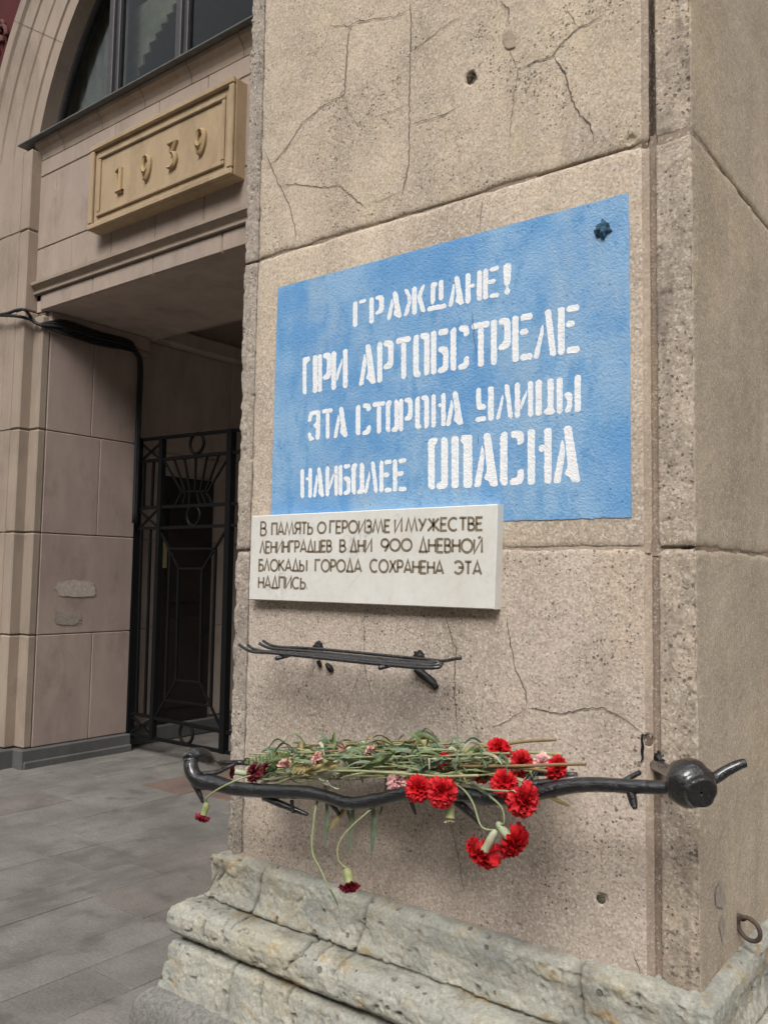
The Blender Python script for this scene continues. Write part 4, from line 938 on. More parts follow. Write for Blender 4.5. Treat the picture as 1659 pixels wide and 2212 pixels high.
flower('carnation', (905, 1704, -.255), TC(905, 1704, -.25) + Vector((-.1, 0, .1)), .031, 'red_p', [(960, 1690, -.17), (1020, 1680, -.13)], 'bright red carnation facing out over the branch, directly beside the pink one', npet=30)
flower('carnation', (955, 1711, -.26), TC(955, 1711, -.25) + Vector((.2, 0, -.1)), .034, 'red_q', [(1000, 1690, -.17), (1050, 1680, -.13)], 'bright red carnation facing out over the branch, directly above the dead hanging head', npet=32)
flower('carnation', (1079, 1616, -.13), Vector((.62, -.3, .7)), .030, 'red_p', [(1000, 1640, -.10), (900, 1645, -.10), (760, 1648, -.1)], 'red carnation standing highest on top of the stems', npet=28)
flower('carnation', (1126, 1650, -.16), Vector((.97, -.3, .12)), .031, 'red_q', [(1050, 1648, -.12), (950, 1655, -.12), (820, 1660, -.12)], 'red carnation lying under the long brown stem, just right of the highest one', npet=28)
flower('carnation', (1203, 1660, -.15), Vector((.97, -.25, .1)), .029, 'red_p', [(1120, 1672, -.12), (1000, 1668, -.12), (900, 1662, -.1)], 'red carnation farthest right in the heap, beside a white one', npet=28)
flower('carnation', (1172, 1647, -.11), Vector((.9, -.35, .25)), .022, 'pink_p', [(1120, 1655, -.1), (1000, 1655, -.09)], 'white and pink carnation half hidden behind the red one farthest right', npet=20)
flower('carnation', (1090, 1691, -.21), Vector((.5, -.7, .35)), .030, 'red_p', [(1060, 1665, -.14), (980, 1655, -.12), (860, 1655, -.11)], 'red carnation resting just above the iron branch, over the large drooping one', npet=26)
flower('carnation', (1132, 1730, -.255), Vector((.88, -.4, -.2)), .037, 'red_q', [(1050, 1705, -.23), (1000, 1690, -.18), (920, 1672, -.14)], 'large red carnation drooping over the front of the iron branch', npet=34, leaves=[[(1010, 1694, -.2), (1030, 1700, -.23), (1052, 1716, -.24), (1060, 1730, -.24)]])
flower('carnation', (958, 1644, -.17), Vector((.97, -.2, .15)), .022, 'red_p', [(900, 1645, -.1), (800, 1650, -.1), (700, 1655, -.1)], 'small red carnation poking out of the middle of the stems', npet=22, opened=.75)
flower('carnation', (955, 1620, -.08), Vector((.8, -.4, .4)), .016, 'red_p', [(900, 1632, -.08), (800, 1640, -.08)], 'red carnation mostly buried behind the stems near the wall', npet=18, opened=.7)
flower('carnation', (1038, 1673, -.15), Vector((.9, -.35, .0)), .023, 'red_p', [(980, 1668, -.13), (850, 1668, -.12)], 'dark red carnation sunk between stems behind the iron branch', npet=22, opened=.8)
flower('carnation', (1044, 1842, -.26), Vector((-.42, -.12, -.8)), .040, 'red_q', [(1040, 1786, -.255), (1022, 1736, -.24), (1000, 1705, -.22), (960, 1680, -.15)], 'red carnation hanging lowest under the branch, left bloom of the hanging pair', npet=34, cl=.044, cr=.0088, opened=1.08)
flower('carnation', (1110, 1822, -.25), Vector((.72, -.12, -.52)), .038, 'red_p', [(1088, 1780, -.25), (1085, 1748, -.245), (1060, 1722, -.235), (1015, 1695, -.2), (960, 1676, -.15)], 'red carnation hanging under the branch, right bloom of the hanging pair', npet=32, cl=.044, cr=.0088, opened=1.08)
flower('carnation', (860, 1684, -.17), Vector((-.1, -.8, .5)), .033, 'pink_p', [(900, 1665, -.13), (980, 1655, -.1), (1080, 1650, -.1)], 'pink and white carnation tucked behind the branch beside two red ones', npet=30)
flower('carnation', (550, 1669, -.20), Vector((-.3, -.8, .4)), .030, 'dark_p', [(620, 1665, -.15), (720, 1668, -.14), (860, 1668, -.13)], 'withered dark maroon carnation at the left end of the heap', npet=26, cm='calyx2')
flower('carnation', (507, 1667, -.21), Vector((-.8, -.5, .1)), .021, 'dark_p', [(560, 1660, -.15), (680, 1660, -.13)], 'small withered maroon carnation with pale calyx at the far left tip of the heap', npet=20, opened=.7)
flower('carnation', (440, 1763, -.26), Vector((-.15, -.2, -.95)), .025, 'wilt_p', [(446, 1726, -.26), (455, 1716, -.262), (480, 1700, -.262), (515, 1684, -.25), (560, 1672, -.2), (640, 1668, -.15)], 'faded crimson carnation dangling off the left end of the iron branch', npet=20, opened=.75, cm='calyx2', sm='stem2', cl=.030, cr=.0085)
flower('carnation', (757, 1912, -.24), Vector((.55, -.3, -.75)), .026, 'wilt_p', [(731, 1858, -.24), (732, 1822, -.24), (755, 1790, -.23), (790, 1758, -.22), (806, 1742, -.2), (830, 1700, -.12)], 'faded crimson carnation hanging near the moulded base on a kinked stem', npet=22, opened=.8, cm='calyx2', sm='stem2', cl=.032, cr=.0115)
flower('carnation', (972, 1770, -.24), Vector((.15, -.25, -.95)), .014, 'cream_p', [(966, 1735, -.24), (962, 1715, -.24), (980, 1690, -.18)], 'dead petalless flower head hanging below the pair of red carnations', npet=12, opened=.6, cm='calyx2', sm='stem2', cl=.030, cr=.0095)
flower('tulip', (620, 1656, -.21), Vector((-.1, -.4, .9)), .030, 'pale_p', [(640, 1690, -.15), (700, 1680, -.12)], 'dried pale pink tulip standing upright in the left part of the heap', npet=9, opened=.35, cl=.012, sm='leaf3' if False else 'stem2')
flower('tulip', (748, 1618, -.11), Vector((-.9, -.3, .1)), .028, 'pale_p', [(790, 1622, -.06), (860, 1625, -.06), (960, 1630, -.06)], 'dried pink tulip lying on its side along the back of the heap', npet=9, opened=.35, cl=.012, sm='stem3')

for px, py, Y, ax, r, pm, lb in ((688, 1640, -.2, (-.5, -.6, .4), .024, 'pale_p', 'faded pink carnation half covered by leaves between the standing tulip and the pale leaf'),
        (800, 1626, -.17, (-.6, -.5, .5), .021, 'pale_p', 'small washed out pink carnation along the top of the heap right of the lying tulip'),
        (577, 1662, -.19, (-.4, -.8, .2), .022, 'dark_p', 'withered maroon carnation just right of the biggest maroon one')):
    flower('carnation', (px, py, Y), ax, r, pm, [(px + 60, py - 2, Y + .01), (px + 180, py - 6, Y + .02)], lb, npet=18, opened=.8, cm='calyx2')
def single(name, mb, mat, label, cat, group=None, sm=True, fix=True):
    return tag(mb.build(name, mat, None, sm, fix), label, cat, group)
# long cut stems with visible ends
for pts, r, mt, lb in (([(700, 1640, -.08), (900, 1622, -.07), (1060, 1612, -.06), (1130, 1602, -.06), (1200, 1598, -.06)], .0032, 'stem3', 'brown cut stem sticking out behind the highest red carnation, topmost of the stem ends'),
                       ([(720, 1640, -.1), (950, 1632, -.09), (1110, 1625, -.09), (1214, 1630, -.09)], .0034, 'stem2', 'yellow green cut stem ending just below the topmost brown one'),
                       ([(760, 1655, -.16), (900, 1655, -.17), (1013, 1655, -.18), (1100, 1655, -.2), (1200, 1652, -.2), (1265, 1650, -.2)], .0030, 'stem3', 'long straight brown stem reaching farthest right across the red carnations'),
                       ([(640, 1668, -.2), (760, 1665, -.22), (880, 1672, -.235), (950, 1677, -.24), (1034, 1675, -.24)], .0028, 'stem2', 'pale yellow stem with cut end lying just above the two front carnations'),
                       ([(1010, 1660, -.17), (1084, 1658, -.19), (1150, 1661, -.2), (1182, 1666, -.2)], .0031, 'stem3', 'short brown stem ending just under the longest one'),
                       ([(1040, 1650, -.15), (1080, 1665, -.18), (1128, 1688, -.2)], .0034, 'stem2', 'yellowish stem slanting down between the red blooms'),
                       ([(*Z1(1130, 390), -.2), (*Z1(1250, 360), -.2), (*Z1(1400, 345), -.2), (*Z1(1600, 350), -.19)], .0026, 'stem2', 'curved yellow green stem lying across the front of the heap middle'),
                       ([(*Z1(955, 370), -.19), (*Z1(1010, 345), -.19), (*Z1(1200, 340), -.18), (*Z1(1420, 330), -.16)], .0028, 'stem3', 'grey brown stem lying across the pale wilted leaf')):
    o = thing('cut_flower', tuple(at(*pts[0])), lb, 'flower', 'bare flower stems with visible cut ends')
    mb = MB(); mb.tube([at(*p) for p in pts], r, 8, 5, .1); mb.build('stem', mt, o, True)
# the heap of look-alike stems
rng = random.Random(31)
for i in range(120):
    x0 = rng.uniform(525, 900); x1 = min(x0 + rng.uniform(120, 380), 1150); Y = rng.uniform(-.195, -.05)
    base = 1688 - (Y + .2) * 230; hm = 60 * max(.25, 1 - abs((x0 + x1) / 2 - 850) / 420); h = rng.uniform(0, hm); sl = rng.uniform(-24, 24)
    y0 = min(base - h + sl * .5, base + 10); y1 = min(base - h - sl * .5, base + 8)
    if rng.random() < .5: x0, y0, x1, y1 = x1, y1, x0, y0
    k1, k2 = rng.uniform(-11, 11), rng.uniform(-11, 11)
    P = [(x0, y0, Y + .01), (x0 + (x1 - x0) * .3, y0 + (y1 - y0) * .3 + k1, Y + .004), (x0 + (x1 - x0) * .65, y0 + (y1 - y0) * .65 + k2, Y - .004), (x1, y1, Y - .01)]
    o = thing('cut_flower', tuple(at(*P[1])), 'thin green flower stem with narrow leaves, tangled among others on the iron branch', 'flower', 'flower stems tangled in the heap')
    r0 = rng.uniform(.0013, .0025); pts, rad = smooth([at(*p) for p in P], [r0] * 4, 8)
    for q in (6, 13, 20): rad[q] *= 1.7                                  # swollen nodes
    mb = MB(); mb.tube(pts, rad, 7); mb.build('stem', rng.choice(('stem', 'stem', 'stem', 'stem2', 'stem2', 'stem3')), o, True)
    for q in range(rng.choice((2, 3, 3))):
        nd = pts[rng.choice((6, 13, 20))]; L = rng.uniform(.03, .085); sg = rng.choice((-1, 1)); up = rng.uniform(-.012, .032); cu = rng.uniform(.004, .022)
        d = Vector((sg * L, rng.uniform(-.03, .01), up))
        mb = MB(); leafstrip(mb, [nd, nd + d * .35 + Vector((0, 0, cu * .8)), nd + d * .7 + Vector((0, -.004, cu * .7)), nd + d + Vector((0, -.008, -cu))], rng.choice((.004, .005, .006, .007, .010)), .4, rng.uniform(-2.2, 2.2))
        mb.build('leaf', rng.choice(('leaf', 'leaf', 'leaf', 'leaf2', 'leaf2', 'leaf3', 'leaf4')), o, True, False)
# hanging leaves and stems
for q, (pts, wd, mt, lb) in enumerate((
    ([Z1(1030, 545), Z1(1035, 650), Z1(1025, 760), Z1(1010, 885)], .0085, 'leaf', 'narrow grey green leaf hanging below the branch, nearest the long bent stem'),
    ([Z1(1172, 590), Z1(1185, 650), Z1(1200, 715)], .007, 'leaf2', 'short dark leaf hanging below the branch between two longer ones'),
    ([Z1(1212, 585), Z1(1210, 690), Z1(1195, 800), Z1(1180, 930)], .0088, 'leaf', 'long blue green leaf hanging below the branch, beside the kinked stem'),
    ([Z1(1352, 585), Z1(1358, 690), Z1(1348, 820), Z1(1342, 930)], .0105, 'leaf', 'widest blue green leaf hanging straight down below the branch'),
    ([Z1(1400, 560), Z1(1412, 590), Z1(1402, 640)], .006, 'leaf', 'small leaf tip hanging just under the bend of the branch'),
    ([Z2(1270, 590), Z2(1350, 630), Z2(1440, 672)], .006, 'leaf4', 'dry brown leaf tip poking out under the right part of the branch'),
    ([Z1(1160, 600), Z1(1110, 660), Z1(1070, 720), Z1(1040, 735)], .008, 'leaf4', 'withered yellow leaf stub curling under the branch'))):
    mb = MB(); leafstrip(mb, [at(*p, -.2 + .02 * (k / len(pts))) for k, p in enumerate(pts)], wd * 1.8, .3, .5); single('carnation_leaf', mb, mt, lb, 'leaf', 'leaves hanging under the iron branch', True, False)
mb = MB(); mb.tube([at(*Z1(1000, 500), -.15), at(*Z1(968, 560), -.2), at(*Z1(945, 700), -.22), at(*Z1(935, 895), -.23), at(*Z1(985, 1010), -.23), at(*Z1(1060, 1170), -.23)], [.0028, .003, .0028, .0028, .0022, .0026], 8, 6)
o = thing('cut_flower', tuple(at(*Z1(968, 560), -.2)), 'long bare green stem bent in the middle, dangling under the branch to the base', 'flower'); mb.build('stem', 'stem', o, True)
mb = MB(); leafstrip(mb, [at(*Z1(1050, 1150), -.23), at(*Z1(1085, 1215), -.23), at(*Z1(1115, 1280), -.228)], .007); mb.build('leaf', 'leaf', o, True, False)
def fern(c, d, L, seed, mat, label):
    rg = random.Random(seed); d = Vector(d).normalized(); s = d.cross(Vector((.1, -1, .35))).normalized(); mb = MB(); n = 9
    spine = [c + d * L * i / n + Vector((0, 0, -.012 * (i / n) ** 2)) for i in range(n + 1)]; mb.tube(spine, .0011, 6)
    for i in range(1, n + 1):
        for sg in (-1, 1):
            l = L * .36 * (1 - (i / n) * .72) * rg.uniform(.8, 1.1); dd = (d * .55 + s * sg).normalized()
            e = spine[i] + dd * l + Vector((0, 0, rg.uniform(-.006, .006)))
            leafstrip(mb, [spine[i], spine[i].lerp(e, .5) + Vector((0, -.002, .003)), e], L * .10, .3)
    single('fern_leaf', mb, mat, label, 'leaf', 'fern leaves in the heap', True, False)
fern(at(640, 1648, -.09), (-.8, -.3, .12), .09, 1, 'leaf2', 'green fern leaf at the left of the heap behind the maroon carnation')
fern(at(690, 1640, -.05), (-.6, -.2, .2), .05, 2, 'leaf2', 'small dark fern leaf against the wall left of the pink tulip')
fern(at(930, 1630, -.05), (-.9, -.25, .14), .09, 3, 'leaf2', 'green fern leaf along the back of the heap right of the pink tulip')
fern(at(610, 1655, -.16), (-.75, -.3, .15), .09, 4, 'leaf2', 'broad green fern leaf lying beside the withered maroon carnation')
fern(at(700, 1668, -.18), (-.55, -.3, .15), .08, 5, 'leaf4', 'dry yellow fern leaf between the standing tulip and the pale wilted leaf')
def wilted(px, seed, w, label, mat):
    P, _ = smooth([at(*p) for p in px], [1] * len(px), 6); mb = MB(); rows = []; n = len(P)
    for k in range(7):
        s = (k / 6) * 2 - 1; row = []
        for i, p in enumerate(P):
            f = i / (n - 1); ww = w * math.sin(math.pi * (f * .9 + .07)) ** .7
            row.append(p + Vector((.1, -.35 * s * ww, .55 * ww * s)) - Vector((.1, 0, 0)) + Vector((0, mnoise.noise(p * 50 + Vector((seed, s * 2, 0))) * .010, mnoise.noise(p * 45 + Vector((0, s * 3, seed))) * .009)))
        rows.append(row)
    mb.loft(rows); single('wilted_leaf', mb, mat, label, 'leaf', None, True, False)
wilted([(*Z1(960, 380), -.2), (*Z1(1040, 350), -.2), (*Z1(1130, 300), -.19), (*Z1(1200, 285), -.17), (*Z1(1330, 275), -.15)], 3, .026, 'broad pale wilted leaf crumpled in the middle of the heap', 'leaf3')
wilted([(*Z1(990, 390), -.225), (*Z1(1030, 420), -.23), (*Z1(1110, 470), -.235)], 8, .010, 'cream curled petal lying on the iron branch below the pale wilted leaf', 'leaf3')
wilted([(*Z1(640, 340), -.17), (*Z1(690, 330), -.16), (*Z1(740, 300), -.15)], 12, .02, 'dark green crumpled leaf beside the maroon carnation', 'leaf2')

for pts, sd, w_, mt, lb in (([(575, 1668, -.2), (600, 1652, -.21), (640, 1640, -.2)], 21, .016, 'leaf2', 'broad green leaf curling up right of the withered maroon carnation'),
        ([(660, 1668, -.22), (700, 1655, -.225), (735, 1650, -.22)], 25, .014, 'leaf4', 'broad yellowed leaf lying in front of the standing pale tulip'),
        ([(780, 1660, -.22), (820, 1645, -.22), (850, 1625, -.2)], 29, .012, 'leaf2', 'broad green leaf pointing up to the right above the pink and white carnation'),
        ([(905, 1668, -.21), (930, 1650, -.21), (975, 1642, -.2)], 33, .012, 'leaf', 'broad blue green leaf above the pair of front red carnations'),
        ([(985, 1668, -.22), (990, 1645, -.22), (985, 1625, -.21)], 37, .009, 'leaf', 'upright pale green leaf crossing the long brown stem')):
    wilted(pts, sd, w_, lb, mt)

# ------------------------------------------------------------------ iron ring on the side
rc = atx(1592, 1990, XR)
ring = thing('iron_ring', tuple(rc), 'rusty iron ring bolted to the right side of the pier near its base', 'ring')
mb = MB(); rad = .0245; u = (Vector((.9, -.2, -.12))).normalized(); v = Vector((.05, -.2, .95)).normalized(); cc = rc + u * rad * 1.05 + Vector((0, 0, -.005))
mb.tube([cc + (u * math.cos(2 * math.pi * k / 40) + v * math.sin(2 * math.pi * k / 40)) * rad for k in range(41)], .0048, 10, 0, .15, False); mb.build('hoop', 'rust', ring, True)
mb = MB(); mb.tube([rc + Vector((-.02, 0, .012)), rc + Vector((.008, 0, .010)), rc + Vector((.014, 0, .004))], [.007, .0065, .005], 10, 4, .2); mb.build('eye_bolt', 'rust', ring, True)

# ------------------------------------------------------------------ arched gateway facade
FY = 2.2; PX = -6.80; YP = 2.10; GY = 3.25
fac = thing('building_facade', (-4.4, FY, 0), 'pale stone facade with an arched window over a dark gateway beside the pier', 'building')
def ashlar(mb, x0, x1, z0, z1, y0, y1, rows, wid, gap=.006, bev=.006, stag=True, off=.0):
    zs = [z0 + (z1 - z0) * i / rows for i in range(rows + 1)] if isinstance(rows, int) else rows
    for j in range(len(zs) - 1):
        x = x0 - (wid * .5 if (stag and j % 2) else 0) + off
        while x < x1:
            a, b = max(x, x0), min(x + wid, x1)
            if b - a > .02: mb.box((a + gap / 2, y0, zs[j] + gap / 2), (b - gap / 2, y1, zs[j + 1] - gap / 2), bev)
            x += wid
SOF = 3.90; SILL = 5.42
mb = MB(); ashlar(mb, PX - .16, XL + .02, SOF + .27, SILL - .15, FY, FY + .25, [SOF + .27, 4.46, 5.12, SILL - .15], .56); mb.build('lintel_wall', 'ashlar', fac)
mb = MB(); mb.box((PX - .3, FY + .02, SOF + .1), (XL + .1, FY + .5, SILL - .02)); mb.build('lintel_backing', 'joint', fac)
# fascia and moulding over the opening
mb = MB(); ashlar(mb, PX - .06, XL + .02, SOF, SOF + .15, FY + .005, FY + .4, 1, .78, .006, .008); mb.build('fascia', 'ashlar', fac)
def run(mb, prof, x0, x1, n=2):           # profile (y,z) swept along X
    xs = [x0 + (x1 - x0) * i / (n - 1) for i in range(n)]
    mb.loft([[(x, y, z) for y, z in prof] for x in xs])
mb = MB(); run(mb, [(FY + .02, SOF + .15), (FY - .02, SOF + .152), (FY - .022, SOF + .168), (FY - .005, SOF + .172), (FY - .008, SOF + .195), (FY - .05, SOF + .225), (FY - .052, SOF + .25), (FY + .02, SOF + .272)], PX - .16, XL + .02); mb.build('fascia_moulding', 'ashlar_warm', fac)
mb = MB(); run(mb, [(FY + .02, SILL - .15), (FY + .005, SILL - .145), (FY, SILL - .10), (FY - .02, SILL - .06), (FY - .055, SILL - .03), (FY - .06, SILL), (FY + .3, SILL + .005)], PX - .16, XL + .02); mb.build('sill_cove', 'ashlar_warm', fac)
mb = MB(); mb.box((PX - .36, FY - .11, SILL + .006), (XL + .02, FY + .34, SILL + .024), .004); mb.build('window_sill', 'sill', fac)
for k in range(9):
    mb = MB(); x = PX + .22 + k * .56; pf = [(FY - .002, SILL - .15), (FY - .003, SILL - .11), (FY - .012, SILL - .078), (FY - .024, SILL - .06), (FY - .058, SILL - .031), (FY - .063, SILL - .002)]
    mb.loft([[(x - .004, y, z) for y, z in pf], [(x + .004, y, z) for y, z in pf]]); mb.build('sill_joint', 'joint', fac)
# archivolt bands
AX, AZ = -4.42, 4.86
BANDS = [(2.66, FY + .00), (2.80, FY + .00), (2.81, FY - .016), (3.0, FY - .018), (3.012, FY - .03), (3.2, FY - .034), (3.21, FY - .048), (3.38, FY - .05), (3.40, FY - .075), (3.50, FY - .08), (3.52, FY + .06)]
rows = []
for i in range(61):
    a = R_(176 - 172 * i / 60)
    rows.append([(AX + math.cos(a) * r, y, AZ + math.sin(a) * r) for r, y in [(2.66, FY + .2)] + BANDS])
mb = MB(); mb.loft(rows); mb.build('archivolt', 'ashlar_warm', fac)
for k, an in enumerate((148, 124, 100, 76, 52, 28)):
    a = R_(an); mb = MB(); d = Vector((math.cos(a), 0, math.sin(a))); t = Vector((-d.z, 0, d.x)) * .004; L = []; Rr = []
    for r, y in BANDS[:-1]:
        p = Vector((AX, y - .002, AZ)) + d * r; L.append(p - t); Rr.append(p + t)
    mb.loft([L, Rr]); mb.build('arch_joint', 'joint', fac)
# spandrel wall round the arch
mb = MB(); rows = []
for i in range(61):
    a = R_(180 - 180 * i / 60); o = Vector((math.cos(a), 0, math.sin(a))); k = min(9 / max(abs(o.x), 1e-6), 5.5 / max(o.z, 1e-6))
    rows.append([Vector((AX, FY + .05, AZ)) + o * 3.45, Vector((AX, FY + .05, AZ)) + o * min(k, 9)])
mb.loft(rows); mb.build('upper_wall', 'red', fac)
for q, (px, py, r) in enumerate(((3, 85, .10), (0, 95, .05), (4, 58, .04))):
    c = at(px, py, FY + .03); mb = MB(); mb.tube([c + Vector((math.cos(t * .55) * r, 0, math.sin(t * .55) * r * 1.3)) for t in range(9)], .022, 8, 3); mb.build('relief_scroll', 'red_orn', fac, True)
# pilaster left of the gateway
xa = at(54, 644, YP).x; xb = at(38, 644, YP).x; xc = at(12, 644, YP - .03).x
zst = [0.16, 1.10, 1.97, 2.86, 3.90, 4.62, 5.35]
mb = MB()
for z0, z1 in zip(zst[:-1], zst[1:]):
    mb.box((-9.5, YP - .014, z0 + .003), (xc, FY + .3, z1 - .003), .005)
    mb.box((xc - .02, YP - .008, z0 + .003), (xb, FY + .3, z1 - .003), .005)
    mb.box((xb - .02, YP, z0 + .003), (xa, FY + .3, z1 - .003), .012)
mb.build('pilaster', 'ashlar_warm', fac)
mb = MB()
for z0, z1 in zip(zst[:4], zst[1:5]): mb.box((xa - .02, FY + .0, z0 + .003), (PX, FY + .08, min(z1, 3.86) - .003), .012)
mb.build('jamb_strip', 'ashlar_warm', fac)
# reveal of the passage (left side), coursed blocks
mb = MB()
for j, (z0, z1) in enumerate(zip(zst[:4], [1.10, 1.97, 2.86, SOF])):
    sp = [FY + .08, FY + (.52 if j % 2 else .62), GY] if j != 1 else [FY + .08, GY]
    for a, b in zip(sp[:-1], sp[1:]): mb.box((PX - .3, a + .002, z0 + .003), (PX, b - .002, z1 - .003), .006)
mb.build('reveal_wall', 'reveal', fac)
mb = MB(); mb.box((PX - .35, FY + .03, .02), (PX - .012, GY - .01, SOF)); mb.build('reveal_backing', 'joint', fac)
mb = MB(); run(mb, [(0, 0)], 0, 1) if False else None
mb.box((PX - .1, FY + .06, SOF - .13), (PX + .035, GY + .06, SOF - .0), .01); mb.box((PX - .1, FY + .05, SOF - .18), (PX + .018, GY + .05, SOF - .132), .006); mb.build('impost', 'reveal', fac)
mb = MB(); mb.box((-9.5, YP - .13, -.02), (xa + .035, FY + .1, .155), .012); mb.box((xa, FY - .03, -.02), (PX + .035, GY, .157), .012); mb.box((xa + .03, FY - .01, -.02), (PX + .055, GY, .06), .01); mb.build('plinth_course', 'darkplinth', fac)
smear([(118, 1268), (128, 1258), (165, 1252), (205, 1258), (208, 1275), (200, 1288), (160, 1290), (130, 1286)], PX + .006, 3, 'white_smear', 'X', 40, .18, 'whitewash_patch', fac)
smear([(120, 1318), (150, 1330), (170, 1325), (178, 1345), (150, 1352), (118, 1340)], PX + .006, 5, 'smear', 'X', 30, .5, 'whitewash_patch', fac)
# soffit and passage behind the gate
mb = MB(); mb.box((PX - .3, FY + .02, SOF + .001), (XL + .2, GY + .12, SOF + .2)); mb.build('soffit', 'ceiling', fac)
QX = -7.02
mb = MB()
for j, (z0, z1) in enumerate(((0.16, 1.10), (1.10, 1.97), (1.97, 2.86), (2.86, 3.95), (3.95, 4.5))):
    y = GY + .02
    for L in (1.3, 1.1, 1.4, 1.2, 1.3, 1.2, 1.3, 1.4, 2):
        mb.box((QX - .3, y + .003, z0 + .003), (QX, y + L - .003, z1 - .003), .006); y += L
mb.build('passage_wall', 'dimstone', fac)
mb = MB(); mb.box((QX - .4, GY, -.02), (QX - .02, 15, 4.8)); mb.box((-1.9, GY, -.02), (-1.6, 15, 4.8)); mb.build('passage_back', 'dimstone', fac)
mb = MB(); mb.box((QX - .4, GY + .13, 4.45), (-1.6, 15, 4.7)); 
for k in range(5): mb.box((QX, GY + .5 + k * 1.1, 4.15), (-1.6, GY + .75 + k * 1.1, 4.449), .02)
mb.build('passage_ceiling', 'ceiling', fac)
mb = MB(); mb.box((QX, GY + .1, 3.95), (QX + .12, 14.8, 4.12), .02); mb.build('passage_cornice', 'dimstone', fac)
mb = MB(); mb.box((QX, GY + .03, 0), (QX + .10, 14.8, .15), .01); mb.build('passage_kerb', 'darkplinth', fac)
# right jamb behind the pier, and the wall beyond
mb = MB(); ashlar(mb, XL - .05, 4.5, 0.0, 9.0, FY, FY + .4, 10, 1.0, .006, .008); mb.build('side_wall', 'ashlar', fac)
# door in the passage
d0, d1 = atx(345, 1020, QX), atx(414, 1500, QX)
door = MB(); door.box((QX, d0.y, .15), (QX + .05, d1.y + .18, 2.62), .01); do = door.build('door', 'door', fac)
for z0, z1 in ((.3, 1.2), (1.35, 2.4)):
    mb = MB(); mb.box((QX + .0502, d0.y + .10, z0), (QX + .062, d1.y + .08, z1), .008); mb.build('door_panel', 'door', do)
mb = MB(); p = atx(351, 1192, QX + .05); mb.box((QX + .0625, p.y - .05, p.z - .16), (QX + .066, p.y + .05, p.z + .10)); mb.build('notice', 'notice', do)
# window in the arch
WY = FY + .15
mb = MB()
def Wp(x, y): return at(.3472 * x, .3472 * y, WY)
m1 = (Wp(715, 590).x + Wp(725, 300).x) / 2; m2 = Wp(1140, 370).x
rows = []
for i in range(49):
    a = R_(178 - 176 * i / 48); rows.append([(AX + math.cos(a) * r, y, AZ + math.sin(a) * r) for r, y in ((2.70, WY - .015), (2.625, WY - .015), (2.625, WY + .05))])
mb.loft(rows); mb.build('window_frame', 'metal_dark', fac)
for x in (m1, m2, m2 + (m2 - m1), m2 + 2 * (m2 - m1)):
    h = AZ + math.sqrt(max(.1, 2.6 ** 2 - (x - AX) ** 2))
    mb = MB(); mb.box((x - .045, WY - .05, SILL + .025), (x + .02, WY + .04, h), .006); mb.box((x + .02, WY - .02, SILL + .025), (x + .065, WY + .04, h), .006); mb.build('mullion', 'metal_dark', fac)
xs = [AX - 2.62, m1, m2, m2 + (m2 - m1), AX + 2.62]
for a, b in zip(xs[:-1], xs[1:]):
    top = []
    for k in range(13):
        x = a + (b - a) * k / 12; top.append((x, WY + .012, AZ + math.sqrt(max(.02, 2.64 ** 2 - (x - AX) ** 2))))
    bot = [(p[0], p[1], SILL + .02) for p in top]
    mb = MB(); mb.loft([bot, top]); mb.build('window_pane', 'glass', fac, False, False)
# interior: dim room with added sheets imitating the reflection and tone of the panes
mb = MB(); mb.box((AX - 3.1, WY + 2.2, SILL - .2), (AX + 2.9, WY + 2.3, 7.7)); mb.box((AX - 3.1, WY + .06, SILL - .3), (AX + 2.9, WY + 2.2, SILL - .2)); mb.box((AX - 3.1, WY + .06, 7.6), (AX + 2.9, WY + 2.2, 7.7)); mb.box((AX - 3.1, WY + .06, SILL - .2), (AX - 3.0, WY + 2.2, 7.6)); mb.box((AX + 2.8, WY + .06, SILL - .2), (AX + 2.9, WY + 2.2, 7.6)); mb.build('room_lining', 'room', fac)
SY = WY + .22
rows = []
for k in range(41):
    x = AX - 2.95 + (m1 - .02 - AX + 2.95) * k / 40; y = WY + .14 + .02 * math.sin(k * 1.7); rows.append([(x, y, SILL - .1), (x, y + .01, 7.4)])
mb = MB(); mb.loft(rows); mb.build('pane_tone_sheet', 'pane_tone', fac, True)  # added sheet that turns the left pane grey-green
def Sp(x, y): p = at(.3472 * x, .3472 * y, SY); return p
stp = [(815, 500), (860, 470), (858, 430), (892, 400), (893, 345), (930, 320), (930, 270), (968, 245), (968, 210), (1003, 190), (1003, 150), (1038, 135), (1038, 92), (1076, 72), (1076, 30), (1112, 12)]
poly = [(Sp(*q).x, Sp(*q).z) for q in stp]; top = Sp(1115, -120); poly += [(top.x, top.z), (Sp(780, -60).x, top.z), (Sp(780, 560).x, Sp(780, 560).z)]
ar = sum(poly[i][0] * poly[(i + 1) % len(poly)][1] - poly[(i + 1) % len(poly)][0] * poly[i][1] for i in range(len(poly)))
mb = MB(); mb.prism(poly if ar > 0 else poly[::-1], SY, SY + .02); mb.build('stepped_reflection', 'reflect_sheet', fac)  # stair-edged window reflection modelled as a sheet

